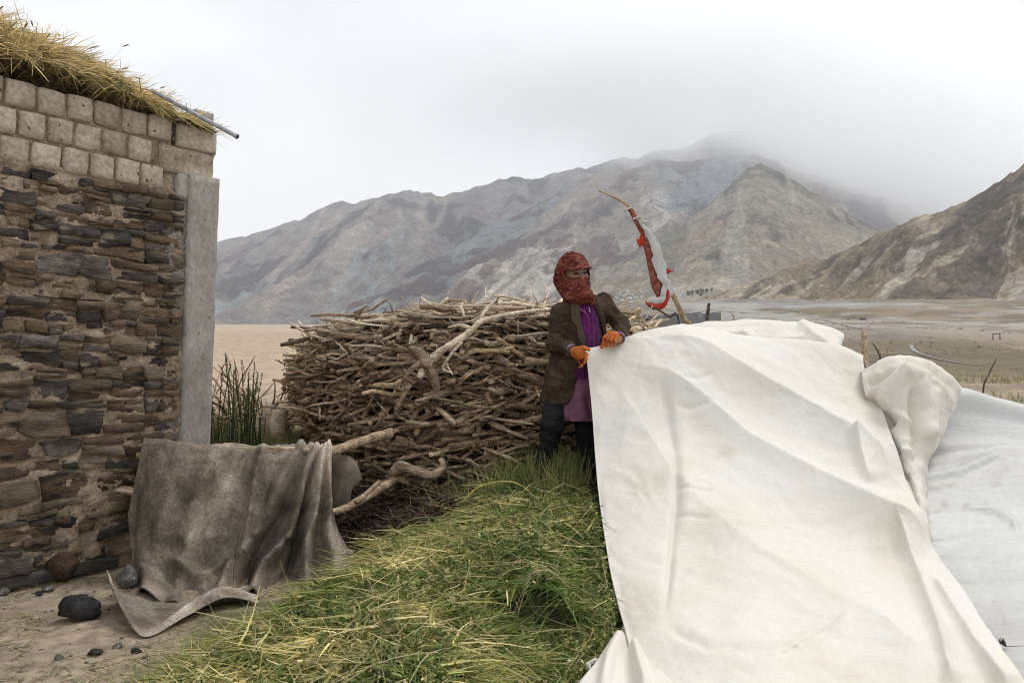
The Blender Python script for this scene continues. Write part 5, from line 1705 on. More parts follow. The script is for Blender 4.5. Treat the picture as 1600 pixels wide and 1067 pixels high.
tag(o, "greyish plastic sheet lying under the white tarpaulin at the right edge", "plastic sheet")
# dry seed head on the sheet
c = P(1572, 1013, 3.25); c[2] += .01
bag = Bag()
g_ = np.random.default_rng(3)
bag.add(*tube([(-.0, 0, .0), (.03, -.01, .004), (.07, .0, .002)], .0012, 5))
for k in range(14):
    a = g_.uniform(0, 6.28)
    bag.add(*tube([(-.0, 0, 0), (-.012 + .01 * math.cos(a), .01 * math.sin(a), .012), (-.016 + .012 * math.cos(a), .014 * math.sin(a), .03)], [.003, .003, .0006], 4))
o = obj("dry_seed_head", bag.mesh("dry_seed_head"), M_wood_dark, None, c)
o.data.color_attributes.new("tint", 'FLOAT_COLOR', 'POINT')
tag(o, "small dark dry seed head lying on the grey plastic sheet", "seed head")
# ================================================================ woman pulling the tarpaulin
M_skin = surf("skin", [(0.26, 0.145, 0.095), (0.33, 0.195, 0.135)], scale=6, bump=.1, bscale=60, bdist=.002, vary=.08, rough=.5, spec=.35)
M_scarf = surf("rust_scarf", [(0.045, 0.010, 0.008), (0.105, 0.024, 0.018), (0.16, 0.045, 0.032), (0.26, 0.15, 0.085)], scale=15, stretch=(1, 1, 2.0), bump=.7, bscale=11, bstretch=(1.0, 1.0, 2.4), bdist=.016, vary=.4, vscale=45, rough=.95, spec=.05, lo=.28, hi=.74, distort=.8, spots=((0.24, 0.125, 0.075), 32, .58, .10))
M_jacket = surf("brown_jacket", [(0.030, 0.020, 0.013), (0.060, 0.041, 0.027), (0.115, 0.083, 0.060)], scale=7, bump=1.0, bscale=13, bstretch=(1, 1, 2.2), bdist=.035, vary=.3, vscale=60, rough=.9, spec=.08, spots=((0.12, 0.09, 0.065), 20, .70, .08))
M_lapel = surf("olive_lining", [(0.062, 0.045, 0.029), (0.10, 0.074, 0.048)], scale=8, bump=.3, bscale=50, bdist=.004, vary=.2, rough=.85)
M_knit = surf("purple_knit", [(0.045, 0.005, 0.042), (0.105, 0.012, 0.095), (0.165, 0.030, 0.15)], scale=28, stretch=(2.4, 2.4, .5), bump=1, bscale=60, bdist=.008, vary=.35, vscale=110, rough=.95, spec=.08, sheen=.2)
M_skirt = surf("mauve_apron", [(0.115, 0.040, 0.070), (0.18, 0.074, 0.122), (0.25, 0.115, 0.175)], scale=5, bump=.9, bscale=9, bstretch=(1.6, 1.6, .7), bdist=.04, vary=.15, rough=.75, spec=.2)
M_trous = surf("dark_trousers", [(0.010, 0.009, 0.010), (0.019, 0.018, 0.021), (0.045, 0.044, 0.050)], scale=7, bump=1.0, bscale=12, bstretch=(1, 1, 1.8), bdist=.04, vary=.3, rough=.75, spec=.25, lo=.35, hi=.8)
M_glove = surf("orange_glove", [(0.27, 0.055, 0.012), (0.43, 0.11, 0.02), (0.56, 0.20, 0.055)], scale=18, bump=.5, bscale=80, bdist=.004, vary=.15, rough=.7, spec=.25, spots=((0.10, 0.06, 0.07), 22, .64, .06))
M_cuff = surf("violet_cuff", [(0.13, 0.05, 0.14), (0.3, 0.2, 0.3)], scale=60, bump=0)
M_eye = surf("dark_eye", [(0.012, 0.008, 0.006), (0.02, 0.014, 0.01)], scale=5, bump=0, rough=.2, spec=.5)
M_pink = surf("pink_collar", [(0.34, 0.10, 0.36), (0.42, 0.15, 0.44)], scale=9, bump=0, rough=.7)
M_zip = surf("grey_metal", [(0.25, 0.25, 0.26), (0.4, 0.4, 0.4)], scale=9, bump=0, rough=.4)

feet = P(862, 752, 5.52)
person = empty("person", feet)
tag(person, "person in brown jacket, rust headscarf and orange gloves pulling the white tarp", "person")
po = np.array(feet)


def sdf_part(name, fn, lo, hi, h, mat, parent=person, smooth_it=1):
    V, Q = surface_nets(fn, lo, hi, h)
    me = mesh_data(name, V - po, Q)
    o = obj(name, me, mat, parent)
    if smooth_it:
        md = o.modifiers.new("smooth", 'SMOOTH'); md.factor = .5; md.iterations = smooth_it
    return o


J = lambda a, b, c: P(a, b, c)
PYTAB = np.array([380, 400, 440, 480, 520, 560, 600, 640, 680, 720, 760])


def zrow(py, Y=5.52):
    return P(800, py, Y)[2]


def stack(X, Y, Z, rows):
    """rows: (pixel row, px left, px right, depth centre, depth radius) -> elliptical column"""
    R = sorted(rows, key=lambda r: -r[0])
    zs = np.array([zrow(r[0], r[3]) for r in R])
    k = np.array([r[3] / F for r in R])
    xl = np.array([(r[1] - 800) * r[3] / F for r in R]); xr = np.array([(r[2] - 800) * r[3] / F for r in R])
    cy = np.array([r[3] for r in R]); ry = np.array([r[4] for r in R])
    cx = np.interp(Z, zs, (xl + xr) / 2); rx = np.interp(Z, zs, (xr - xl) / 2)
    c_y = np.interp(Z, zs, cy); r_y = np.interp(Z, zs, ry)
    d = (np.sqrt(((X - cx) / rx) ** 2 + ((Y - c_y) / r_y) ** 2) - 1) * np.minimum(rx, r_y)
    return np.maximum(d, np.maximum(Z - zs[-1], zs[0] - Z))


# joints
RS, RE, RW, RH = J(875, 489, 5.54), J(868, 535, 5.46), J(894, 549, 5.31), J(904, 550, 5.27)
LS, LE, LW, LH = J(943, 470, 5.58), J(971, 509, 5.55), J(966, 529, 5.38), J(957, 530, 5.33)
HC = J(897, 428, 5.52)
fw = np.array([.42, -.89, -.16]); fw /= np.linalg.norm(fw)
sd_ = np.cross(fw, [0, 0, 1]); sd_ /= np.linalg.norm(sd_)      # towards image left
up_ = np.cross(sd_, fw)
_r = math.radians(7); sd_, up_ = sd_ * math.cos(_r) - up_ * math.sin(_r), up_ * math.cos(_r) + sd_ * math.sin(_r)


def head(X, Y, Z):
    dx, dy, dz = X - HC[0], Y - HC[1], Z - HC[2]
    return dx * fw[0] + dy * fw[1] + dz * fw[2], dx * sd_[0] + dy * sd_[1] + dz * sd_[2], dx * up_[0] + dy * up_[1] + dz * up_[2]


def skin_d(X, Y, Z):
    a, b, c = head(X, Y, Z)
    d = ellip(a, b, c, (0, 0, .0), (.098, .080, .118))
    d = smin(d, ellip(a, b, c, (.045, 0, -.062), (.055, .052, .055)), .03)              # jaw
    d = smin(d, capsule(a, b, c, (.088, 0, .022), (.113, 0, -.018), .009, .016), .018)    # nose
    d = smin(d, capsule(a, b, c, (.084, -.045, .032), (.084, .045, .032), .012, .012), .015)  # brow ridge
    for s in (-1, 1):
        d = smin(d, ellip(a, b, c, (.070, s * .042, -.018), (.030, .026, .022)), .02)      # cheeks
        d = smax(d, -ellip(a, b, c, (.102, s * .033, .010), (.016, .018, .010)), .01)      # eye sockets
    nk = HC + np.array([-.01, .02, -.2])
    d = smin(d, capsule(X, Y, Z, HC + np.array([-.01, .02, -.06]), nk, .055, .06), .04)
    # trunk, arms and legs under the clothes
    d = smin(d, stack(X, Y, Z, [(478, 885, 938, 5.56, .07), (520, 884, 936, 5.56, .085), (560, 880, 926, 5.56, .08), (605, 868, 926, 5.56, .085), (625, 866, 922, 5.56, .08)]), .05)
    for (p, q, r, s_) in ((RS, RE, .042, .035), (RE, RW, .035, .025), (LS, LE, .042, .035), (LE, LW, .035, .025), (J(876, 612, 5.55), J(862, 668, 5.45), .068, .048), (J(862, 668, 5.45), J(852, 742, 5.52), .046, .034),
                          (J(910, 612, 5.57), J(916, 676, 5.56), .062, .045), (J(916, 676, 5.56), J(912, 742, 5.60), .044, .034), (RW, RH, .024, .028), (LW, LH, .024, .028)):
        d = smin(d, capsule(X, Y, Z, p, q, r, s_), .025)
    return d


lo = np.array([.12, 5.15, .36]); hi = np.array([.92, 5.80, 1.99])
body = sdf_part("body", skin_d, lo, hi, .009, M_skin)
# finer head comes from the same field: small face mesh would split the body, so eyes and brows sit on it
def hp(a, b, c): return HC + fw * a + sd_ * b + up_ * c
for s in (-1, 1):
    bag = Bag()
    V, Q, T = tube([hp(.0905, s * .033 - .017, .009) - po, hp(.0955, s * .033 - .006, .0115) - po, hp(.0955, s * .033 + .006, .0115) - po, hp(.0905, s * .033 + .017, .009) - po], [.003, .0058, .0058, .003], 8)
    obj("eye", mesh_data("eye", V, [Q, T]), M_eye, person)
    V, Q, T = tube([hp(.0935, s * .033 - .022, .029) - po, hp(.0985, s * .033 - .006, .034) - po, hp(.0965, s * .033 + .014, .034) - po, hp(.089, s * .033 + .025, .028) - po], [.002, .0038, .0035, .002], 6)
    obj("eyebrow", mesh_data("eyebrow", V, [Q, T]), M_eye, person)


def folds(X, Y, Z, amp, sx, sz, seed):
    return amp * fbm(X * sx + .3 * Z * sz, Y * sx, Z * sz, seed=seed, octv=3)


def scarf_d(X, Y, Z):
    a, b, c = head(X, Y, Z)
    d = ellip(a, b, c, (-.012, 0, .022), (.128, .112, .132))
    d = smin(d, ellip(a, b, c, (-.050, .015, -.045), (.105, .108, .115)), .05)            # bulk at the nape
    veil = ellip(a, b, c, (.012, 0, -.075), (.112, .098, .105))
    d = smin(d, veil, .03)
    neck = HC + np.array([.03, -.03, -.165])
    d = smin(d, ellip(X, Y, Z, neck, (.105, .10, .055)), .05)
    d = smin(d, capsule(X, Y, Z, HC + np.array([.03, -.06, -.14]), HC + np.array([.115, -.07, -.205]), .05, .022), .03)
    d = d + folds(X + Z, Y, Z - .6 * X, .0065, 9, 24, 301) + -.0022 * np.sin(c * 120 + a * 30 + 4 * fbm(a * 12, b * 12, c * 12, seed=5, octv=2) + b * 40)
    # opening for the eyes
    hole = np.maximum(np.maximum(np.abs(c - .022) - .037, .015 - a), np.abs(b - .006) - .094 + .2 * np.abs(c - .02))
    d = smax(d, -hole, .006)
    # peak of a cap under the cloth
    surf_c = .066 - 3.2 * b ** 2 - .16 * (a - .08)
    pk = np.maximum(np.abs(c - surf_c) - .007, (np.sqrt(((a - .045) / .125) ** 2 + (b / .098) ** 2) - 1) * .098)
    pk = np.maximum(pk, .03 - a)
    return smin(d, pk, .012)


sdf_part("headscarf", scarf_d, HC - np.array([.20, .20, .25]), HC + np.array([.24, .20, .19]), .0052, M_scarf)


TORSO = [(462, 890, 930, 5.56, .075), (470, 878, 940, 5.56, .095), (485, 870, 948, 5.56, .115), (520, 866, 948, 5.56, .135), (560, 858, 944, 5.55, .135), (595, 850, 938, 5.54, .14), (620, 844, 934, 5.54, .15), (630, 842, 934, 5.54, .155)]
OPEN_Y = [455, 470, 500, 530, 560, 590, 632]
OPEN_L = [908, 905, 907, 914, 915, 906, 886]
OPEN_R = [918, 926, 938, 948, 990, 1000, 1000]


def sleeves(X, Y, Z):
    d = capsule(X, Y, Z, RS, RE, .064, .058)
    d = smin(d, capsule(X, Y, Z, RE, RW + (RE - RW) * .12, .058, .044), .03)
    d2 = capsule(X, Y, Z, LS, LE, .064, .055)
    d2 = smin(d2, capsule(X, Y, Z, LE, LW + (LE - LW) * .25, .055, .044), .03)
    return np.minimum(d, d2)


def jacket_d(X, Y, Z, thick=.0):
    t = stack(X, Y, Z, TORSO)
    s = sleeves(X, Y, Z)
    wr = .012 * fbm(X * 12, Y * 12, Z * 26 + X * 14, seed=311, octv=3) - .011 * (ridged(X * 7 + Z * 5, Y * 7, Z * 15 + X * 9, seed=317, octv=2) - .5)
    d = smin(t + .010 * fbm(X * 9 + Z * 4, Y * 9, Z * 7, seed=313, octv=3), s + wr * 1.3, .035)
    return d - thick


def opening(X, Y, Z):
    """signed distance-like: negative inside the open front"""
    k = F / np.maximum(Y, 1)
    py = 560 - (Z - CAMZ) * F / 5.45
    px_ = 800 + X * F / 5.45
    l = np.interp(py, OPEN_Y, OPEN_L); r = np.interp(py, OPEN_Y, OPEN_R)
    return np.maximum(np.maximum(l - px_, px_ - r) * .0044, Y - 5.55)


def jacket_cut(X, Y, Z):
    d = jacket_d(X, Y, Z)
    inner = stack(X, Y, Z, TORSO) + .016
    py = 560 - (Z - CAMZ) * F / 5.45
    op = np.maximum(opening(X, Y, Z), -sleeves(X, Y, Z) - .004)
    d = smax(d, -op, .006)
    # slanting hem: the wearer's right front hangs lower
    return d


jlo = np.array([.16, 5.18, .90]); jhi = np.array([.86, 5.76, 1.74])
jacket = sdf_part("jacket", jacket_cut, jlo, jhi, .0072, M_jacket)


def patch(x0, x1, y0, y1, off, tilt=0.0):
    def f(X, Y, Z):
        py = 560 - (Z - CAMZ) * F / 5.42 + 0 * X
        px_ = 800 + X * F / 5.42
        py = py - tilt * (px_ - (x0 + x1) / 2)
        d = jacket_cut(X, Y, Z) - off
        b_ = np.maximum(np.maximum(x0 - px_, px_ - x1), np.maximum(y0 - py, py - y1)) * .0044
        return smax(smax(d, b_, .006), Y - 5.5, .004)
    return f


sdf_part("pocket", patch(856, 878, 590, 606, .007, .25), (.18, 5.2, .95), (.45, 5.6, 1.2), .005, M_jacket, jacket)
sdf_part("pocket_flap", patch(858, 882, 580, 592, .013, .25), (.18, 5.2, 1.0), (.45, 5.6, 1.25), .005, M_jacket, jacket)


def lapel_f(side):
    def f(X, Y, Z):
        py = 560 - (Z - CAMZ) * F / 5.45
        px_ = 800 + X * F / 5.45
        if side < 0:
            e = np.interp(py, OPEN_Y, OPEN_L); w = np.interp(py, [462, 475, 500, 512, 530, 545], [4, 14, 15, 9, 11, 2])
            b_ = np.maximum(e - w - px_, px_ - e - .5)
            b_ = np.maximum(b_, np.maximum(466 - py, py - 545))
        else:
            e = np.interp(py, OPEN_Y, OPEN_R); w = np.interp(py, [455, 470, 490, 515, 525], [4, 10, 12, 6, 1])
            b_ = np.maximum(px_ - e - w, e + .5 - px_)
            b_ = np.maximum(b_, np.maximum(460 - py, py - 523))
        d = jacket_d(X, Y, Z, .010)
        return smax(smax(d, b_ * .0044, .004), np.maximum(Y - 5.56, -(jacket_d(X, Y, Z, -.004))), .003)
    return f


sdf_part("lapel", lapel_f(-1), (.32, 5.3, 1.25), (.58, 5.6, 1.72), .005, M_lapel, jacket)
sdf_part("lapel", lapel_f(1), (.45, 5.3, 1.35), (.72, 5.6, 1.76), .005, M_jacket, jacket)


KN = [(462, 896, 926, 5.56, .06), (480, 884, 940, 5.555, .095), (520, 880, 940, 5.55, .12), (560, 876, 936, 5.54, .12), (585, 872, 934, 5.53, .125), (596, 872, 934, 5.53, .128)]
def knit_d(X, Y, Z):
    return stack(X, Y, Z, KN) + .0035 * np.clip((Z - zrow(592)) * 25, 0, 1) * np.sin(X * 190) * (1 + .4 * np.sin(Z * 160)) + .006 * fbm(X * 10, Y * 10, Z * 10, seed=321)
knit = sdf_part("sweater", knit_d, (.28, 5.36, 1.05), (.68, 5.72, 1.72), .0058, M_knit)


SK = [(582, 874, 936, 5.535, .125), (600, 874, 940, 5.53, .14), (630, 873, 946, 5.52, .16), (656, 874, 950, 5.51, .175)]
def skirt_d(X, Y, Z):
    an = np.arctan2(Y - 5.53, X - .47)
    d = stack(X, Y, Z, SK) + .016 * np.sin(an * 9 + 8 * (Z - .9)) * np.clip((1.14 - Z) * 4, 0, 1) * np.clip((Z - zrow(655, 5.51)) * 40, 0, 1) + .012 * fbm(X * 8, Y * 8, Z * 5, seed=331)
    return np.maximum(d, -(d + .014)) if False else d
skirt = sdf_part("apron", skirt_d, (.26, 5.26, .78), (.76, 5.78, 1.20), .0065, M_skirt)


def trousers_d(X, Y, Z):
    d = capsule(X, Y, Z, J(874, 612, 5.54), J(862, 664, 5.45), .096, .078)
    d = smin(d, capsule(X, Y, Z, J(862, 664, 5.45), J(851, 728, 5.52), .076, .060), .03)
    d2 = capsule(X, Y, Z, J(910, 612, 5.57), J(916, 676, 5.56), .092, .074)
    d2 = smin(d2, capsule(X, Y, Z, J(916, 676, 5.56), J(912, 735, 5.60), .072, .060), .03)
    d = smin(d, d2, .02)
    d = d + .012 * fbm(X * 8, Y * 8, Z * 16, seed=341, octv=3) + .005 * np.sin(Z * 70 + X * 25 + 4 * fbm(X * 6, Y * 6, Z * 6, seed=4, octv=2))
    return np.maximum(d, zrow(728) - Z)
sdf_part("trousers", trousers_d, (.10, 5.30, .42), (.70, 5.80, 1.14), .0075, M_trous)


def boot(cx, cy, Yd, name="boot"):
    a = J(cx, cy, Yd)
    def f(X, Y, Z):
        d = capsule(X, Y, Z, a + np.array([0, 0, .10]), a + np.array([0, 0, .02]), .056, .050)
        d = smin(d, capsule(X, Y, Z, a + np.array([0, 0, -.005]), a + np.array([-.02, -.15, -.015]), .046, .040), .03)
        return np.maximum(d, a[2] - .045 - Z)
    return sdf_part(name, f, a - np.array([.12, .24, .08]), a + np.array([.12, .12, .18]), .008, M_trous)
boot(850, 738, 5.52); boot(912, 744, 5.60)


def glove(fn, lo, hi, wrist, fore):
    g_ = sdf_part("glove", fn, lo, hi, .0034, M_glove, person, 1)
    V, Q, T = tube([wrist - po, wrist + (fore - wrist) * .10 - po], .040, 14, cap=False)
    o = obj("cuff", mesh_data("cuff", V, Q), M_cuff, person)
    o.modifiers.new("thickness", 'SOLIDIFY').thickness = .006
    return g_


def chain(X, Y, Z, pts, r0, r1):
    d = 1e3
    n = len(pts) - 1
    for k in range(n):
        d = smin(d, capsule(X, Y, Z, pts[k], pts[k + 1], r0 + (r1 - r0) * k / n, r0 + (r1 - r0) * (k + 1) / n), .004) if k else capsule(X, Y, Z, pts[0], pts[1], r0, r0 + (r1 - r0) / n)
    return d


def glove_r(X, Y, Z):
    # wearer's right hand, left in the picture: palm beside the corner, thumb on top of the hem
    pc = J(904, 551, 5.275)
    d = smin(capsule(X, Y, Z, RW + np.array([-.01, .01, 0]), pc, .034, .036), ellip(X, Y, Z, pc + np.array([.008, 0, -.008]), (.042, .026, .044)), .02)
    th = [J(903, 545, 5.262), J(911, 543, 5.245), J(920, 546, 5.24)]
    d = smin(d, chain(X, Y, Z, th, .016, .0125), .008)
    for k, (a, b, c) in enumerate((((909, 548), (917, 554), (915, 561)), ((908, 553), (916, 560), (913, 567)), ((906, 558), (913, 566), (909, 572)), ((903, 562), (909, 570), (905, 574)))):
        yb = 5.275 + .006 * k
        d = smin(d, chain(X, Y, Z, [J(*a, yb), J(*b, yb + .005), J(*c, yb - .03)], .0120 - .001 * k, .0098 - .001 * k), .002)
    return d + .0015 * fbm(X * 60, Y * 60, Z * 60, seed=3, octv=2)


glove(glove_r, RH - np.array([.10, .11, .13]), RH + np.array([.11, .09, .08]), RW, RE)


def glove_l(X, Y, Z):
    # wearer's left hand grips the sheet from above, fingers folded down over it
    pc = J(957, 526, 5.37)
    d = smin(capsule(X, Y, Z, LW + np.array([.004, .01, 0]), pc, .033, .036), ellip(X, Y, Z, pc, (.048, .034, .036)), .02)
    for k, (a, b, c) in enumerate((((953, 521), (944, 527), (943, 539)), ((955, 522), (949, 530), (948, 541)), ((959, 523), (955, 532), (954, 541)), ((964, 526), (961, 534), (960, 540)))):
        yb = 5.33 - .008 * k
        d = smin(d, chain(X, Y, Z, [J(*a, yb), J(*b, yb - .03), J(*c, yb - .02)], .0125, .0100), .0015)
    d = smin(d, chain(X, Y, Z, [J(952, 530, 5.38), J(943, 536, 5.40), J(940, 543, 5.40)], .015, .012), .006)
    return d + .0015 * fbm(X * 60, Y * 60, Z * 60, seed=7, octv=2)


glove(glove_l, LH - np.array([.11, .12, .10]), LH + np.array([.09, .12, .10]), LW, LE)
# pink shirt collar and a small zip pull at the neck
V, Q, T = tube([J(905, 482, 5.44) - po, J(914, 488, 5.425) - po, J(919, 497, 5.42) - po], [.010, .022, .006], 6, flat=.25)
obj("shirt_collar", mesh_data("shirt_collar", V, [Q, T]), M_pink, person)
V, Q, T = tube([J(920, 480, 5.435) - po, J(922, 488, 5.42) - po], .0035, 6)
obj("zip_pull", mesh_data("zip_pull", V, [Q, T]), M_zip, person)
# ================================================================ prayer flag on a bent pole
M_pole = surf("peeled_stick", [(0.22, 0.15, 0.075), (0.36, 0.26, 0.14), (0.46, 0.36, 0.22)], scale=9, bump=.5, bscale=40, bdist=.004, vary=.3, rough=.8)
M_red = surf("faded_red_cloth", [(0.17, 0.05, 0.038), (0.27, 0.08, 0.058), (0.40, 0.19, 0.145)], scale=26, bump=.4, bscale=40, bdist=.006, vary=.2, rough=.85, trans=.25)
M_brightred = surf("bright_red_cloth", [(0.42, 0.04, 0.025), (0.56, 0.07, 0.04)], scale=9, bump=.3, bscale=40, bdist=.004, vary=.12, rough=.8, trans=.3)
M_whitecloth = surf("white_scarf_cloth", [(0.58, 0.56, 0.55), (0.74, 0.73, 0.73)], scale=7, bump=.4, bscale=40, bdist=.006, vary=.08, rough=.8, trans=.3)
fp = [(1078, 530, 6.95), (1070, 500, 6.95), (1058, 474, 6.95), (1046, 448, 6.95), (1030, 408, 6.95), (1012, 366, 6.95), (998, 342, 6.95), (984, 324, 6.95), (962, 310, 6.95), (935, 298, 6.95)]
pts = np.array([P(*q) for q in fp]); fo = pts[0].copy(); fo[2] = float(ground_z(fo[0], fo[1]))
flag = empty("prayer_flag", fo)
tag(flag, "bent stick flagpole wrapped in faded red and white cloth behind the tarp", "flag")
pts = np.vstack([fo[None] + np.array([[.03, 0, -.1]]), pts])
q = catmull(np.stack([pts, pts], 1), 50, 2)[:, 0]
V, Q, T = tube(q - fo, np.interp(np.linspace(0, 1, 50), [0, .35, .7, 1], [.024, .021, .014, .006]), 8, seed=4, rough=.12)
obj("pole", mesh_data("pole", V, [Q, T]), M_pole, flag)


def ribbon(name, rows, mat, seed, amp=.02, nu=46, nv=18, Y_d=6.92):
    """rows: (xl, yl, xr, yr[, depth offset left, right])"""
    net = []
    for r in rows:
        dl, dr = (r[4], r[5]) if len(r) > 4 else (0, 0)
        net.append([P(r[0], r[1], Y_d + dl), P((r[0] + r[2]) / 2, (r[1] + r[3]) / 2, Y_d - .012), P(r[2], r[3], Y_d + dr)])
    G = catmull(np.array(net), nu, nv)
    # ragged long edges
    rg = fbm(np.linspace(0, 9, nu), seed, seed=seed + 20, octv=4)
    wv = (G[:, -1] - G[:, 0])
    G = G + wv[:, None, :] * (.28 * rg)[:, None, None] * np.linspace(-1, 1, nv)[None, :, None]
    n = grid_normals(G)
    G = G + n * (amp * fbm(G[..., 0] * 26, G[..., 1] * 20, G[..., 2] * 10, seed=seed, octv=4))[..., None]
    return sheet_obj(name, G, mat, flag, fo, None, .0015)


ribbon("red_cloth", [(980, 323, 990, 330, .02, .02), (986, 338, 998, 341), (993, 352, 1004, 351), (1001, 372, 1011, 368), (1008, 395, 1018, 390), (1013, 415, 1024, 411), (1018, 438, 1032, 434), (1022, 456, 1038, 448), (1027, 468, 1034, 462)], M_red, 1)
ribbon("white_cloth", [(995, 341, 1003, 347, 0, .03), (1001, 352, 1015, 360), (1009, 366, 1027, 374), (1015, 384, 1035, 390), (1019, 402, 1039, 408), (1023, 420, 1041, 427), (1028, 434, 1048, 441), (1036, 446, 1053, 454), (1030, 462, 1048, 466)], M_whitecloth, 2, .018, Y_d=6.88)
ribbon("white_tatter", [(1000, 343, 1008, 347), (1006, 344, 1013, 348), (1012, 346, 1018, 349)], M_whitecloth, 9, .015, nu=14, nv=8, Y_d=6.87)
ribbon("red_hem", [(1008, 469, 1010, 477), (1016, 473, 1018, 482), (1026, 475, 1028, 484), (1035, 473, 1039, 480), (1041, 464, 1045, 470), (1042, 452, 1046, 454)], M_brightred, 3, .010, Y_d=6.86)
ribbon("white_hem", [(1013, 466, 1015, 473), (1022, 464, 1024, 475), (1032, 464, 1034, 474), (1037, 464, 1040, 470)], M_whitecloth, 4, .008, Y_d=6.865)
ribbon("red_tab", [(1004, 366, 1009, 380), (999, 370, 1003, 385), (994, 376, 999, 386)], M_brightred, 5, .01, nu=16, nv=10)
ribbon("red_streamer", [(1038, 418, 1040, 428), (1046, 421, 1047, 426), (1054, 423, 1054, 424)], M_brightred, 6, .01, nu=14, nv=8)
for (x_, y_) in ((981, 327), (994, 341), (1049, 454)):
    c = P(x_, y_, 6.93) - fo
    a = np.linspace(0, 2 * np.pi, 16)
    ring = np.stack([c[0] + .030 * np.cos(a), c[1] + .03 * np.sin(a), c[2] + .012 * np.cos(a)], -1)
    V, Q, T = tube(ring, .007, 6, seed=2, rough=.3)
    obj("string_tie", mesh_data("string_tie", V, [Q, T]), M_str, flag)

# ================================================================ posts, twigs, wire and low wall behind the tarp
def post(name, label, pts, radii, mat, cat):
    p = np.array([P(*q) for q in pts])
    g0 = p[0].copy()
    b0 = g0.copy(); b0[2] = min(g0[2] - .1, float(ground_z(g0[0], g0[1])) - .05)
    p = np.vstack([b0, p])
    r = [radii[0]] + list(radii)
    t = np.linspace(0, 1, 4 * len(p))
    V, Q, T = tube(catmull(np.stack([p, p], 1), len(t), 2)[:, 0] - b0, np.interp(t, np.linspace(0, 1, len(r)), r), 8, seed=len(label), rough=.12)
    o = obj(name, mesh_data(name, V, [Q, T], True, np.ones((len(V), 3))), mat, None, b0)
    tag(o, label, cat)


post("fence_post", "brown wooden fence post standing between the folds of the tarp", [(1352, 580, 6.9), (1351, 545, 6.9), (1350, 516, 6.9)], [.024, .024, .021], M_wood, "post")
post("stake", "short dark stake standing behind the tarp right of the flag", [(1105, 510, 8.2), (1106, 490, 8.2), (1108, 474, 8.2)], [.018, .018, .015], M_wood_dark, "stake")
post("twig", "thin pale twig standing behind the tarp right of the stake", [(1147, 508, 8.4), (1146, 495, 8.4), (1141, 487, 8.4)], [.010, .008, .004], M_wood_pale, "twig")
post("twig", "dark bent twig right of the brown fence post", [(1376, 575, 6.8), (1372, 550, 6.8), (1362, 535, 6.8)], [.010, .008, .004], M_wood_dark, "twig")
post("twig", "tall thin red-brown twig rising behind the grey sheet", [(1536, 615, 6.9), (1545, 585, 6.9), (1557, 560, 6.9)], [.007, .006, .003], M_wood_dark, "twig")
post("twig", "dark crooked twig left of the flagpole foot", [(1062, 512, 6.8), (1045, 495, 6.8), (1028, 484, 6.8), (1012, 478, 6.8)], [.011, .010, .008, .005], M_wood_dark, "twig")
post("twig", "thin straw stalk right of the fence post above the tarp", [(1386, 560, 7.0), (1390, 545, 7.0), (1395, 530, 7.0)], [.004, .003, .002], M_pole, "twig")
post("branch_stub", "thick crooked branch end rising from the woodpile right of the woman", [(975, 508, 6.5), (985, 497, 6.5), (995, 488, 6.5), (1001, 483, 6.5)], [.03, .028, .024, .018], M_wood, "branch")
post("branch_stub", "short pale upright branch end beside the flagpole foot", [(1012, 525, 6.6), (1018, 515, 6.6), (1022, 508, 6.6)], [.026, .024, .018], M_wood_pale, "branch")
wa, wb = P(985, 497, 8.6), P(1108, 484, 8.2); wc = P(1250, 487, 9.5)
t = np.linspace(0, 1, 14)[:, None]
V, Q, T = tube(np.vstack([wa + (wb - wa) * t - np.array([0, 0, .03]) * np.sin(np.pi * t), (wb + (wc - wb) * t[1:] - np.array([0, 0, .03]) * np.sin(np.pi * t[1:]))]) - wb, .0022, 5)
o = obj("fence_wire", mesh_data("fence_wire", V, [Q, T]), M_dark, None, wb); tag(o, "thin slack wire strung past the dark stake behind the tarp", "wire")
# low grey mud wall across the yard
M_mudwall = surf("grey_mud_wall", [(0.10, 0.097, 0.10), (0.16, 0.155, 0.155), (0.21, 0.2, 0.195)], scale=2, bump=.6, bscale=12, bdist=.03, vary=.2, rough=.95)
wl, wr_ = P(985, 512, 13.0), P(1128, 512, 13.0)
n = 40
tt = np.linspace(0, 1, n)
topz = P(985, 493, 13.0)[2] + (P(1128, 488, 13.0)[2] - P(985, 493, 13.0)[2]) * tt + .03 * fbm(tt * 12, 0, seed=3)
xs = wl[0] + (wr_[0] - wl[0]) * tt; zs = ground_z(xs, np.full(n, 13.0)) - .2
Vw = np.concatenate([np.stack([xs, np.full(n, 13.0), zs], -1), np.stack([xs, np.full(n, 13.05), topz], -1), np.stack([xs, np.full(n, 13.35), topz], -1), np.stack([xs, np.full(n, 13.4), zs], -1)])
Qw = [(r * n + k, r * n + k + 1, (r + 1) * n + k + 1, (r + 1) * n + k) for r in range(3) for k in range(n - 1)]
Qw += [(0, n, 2 * n, 3 * n), (n - 1, 4 * n - 1, 3 * n - 1, 2 * n - 1)]
wo = np.array([xs[0], 13.0, zs[0]])
o = obj("mud_wall", mesh_data("mud_wall", Vw - wo, np.array(Qw), False), M_mudwall, None, wo); tag(o, "low grey mud wall in the field behind the flagpole", "wall")

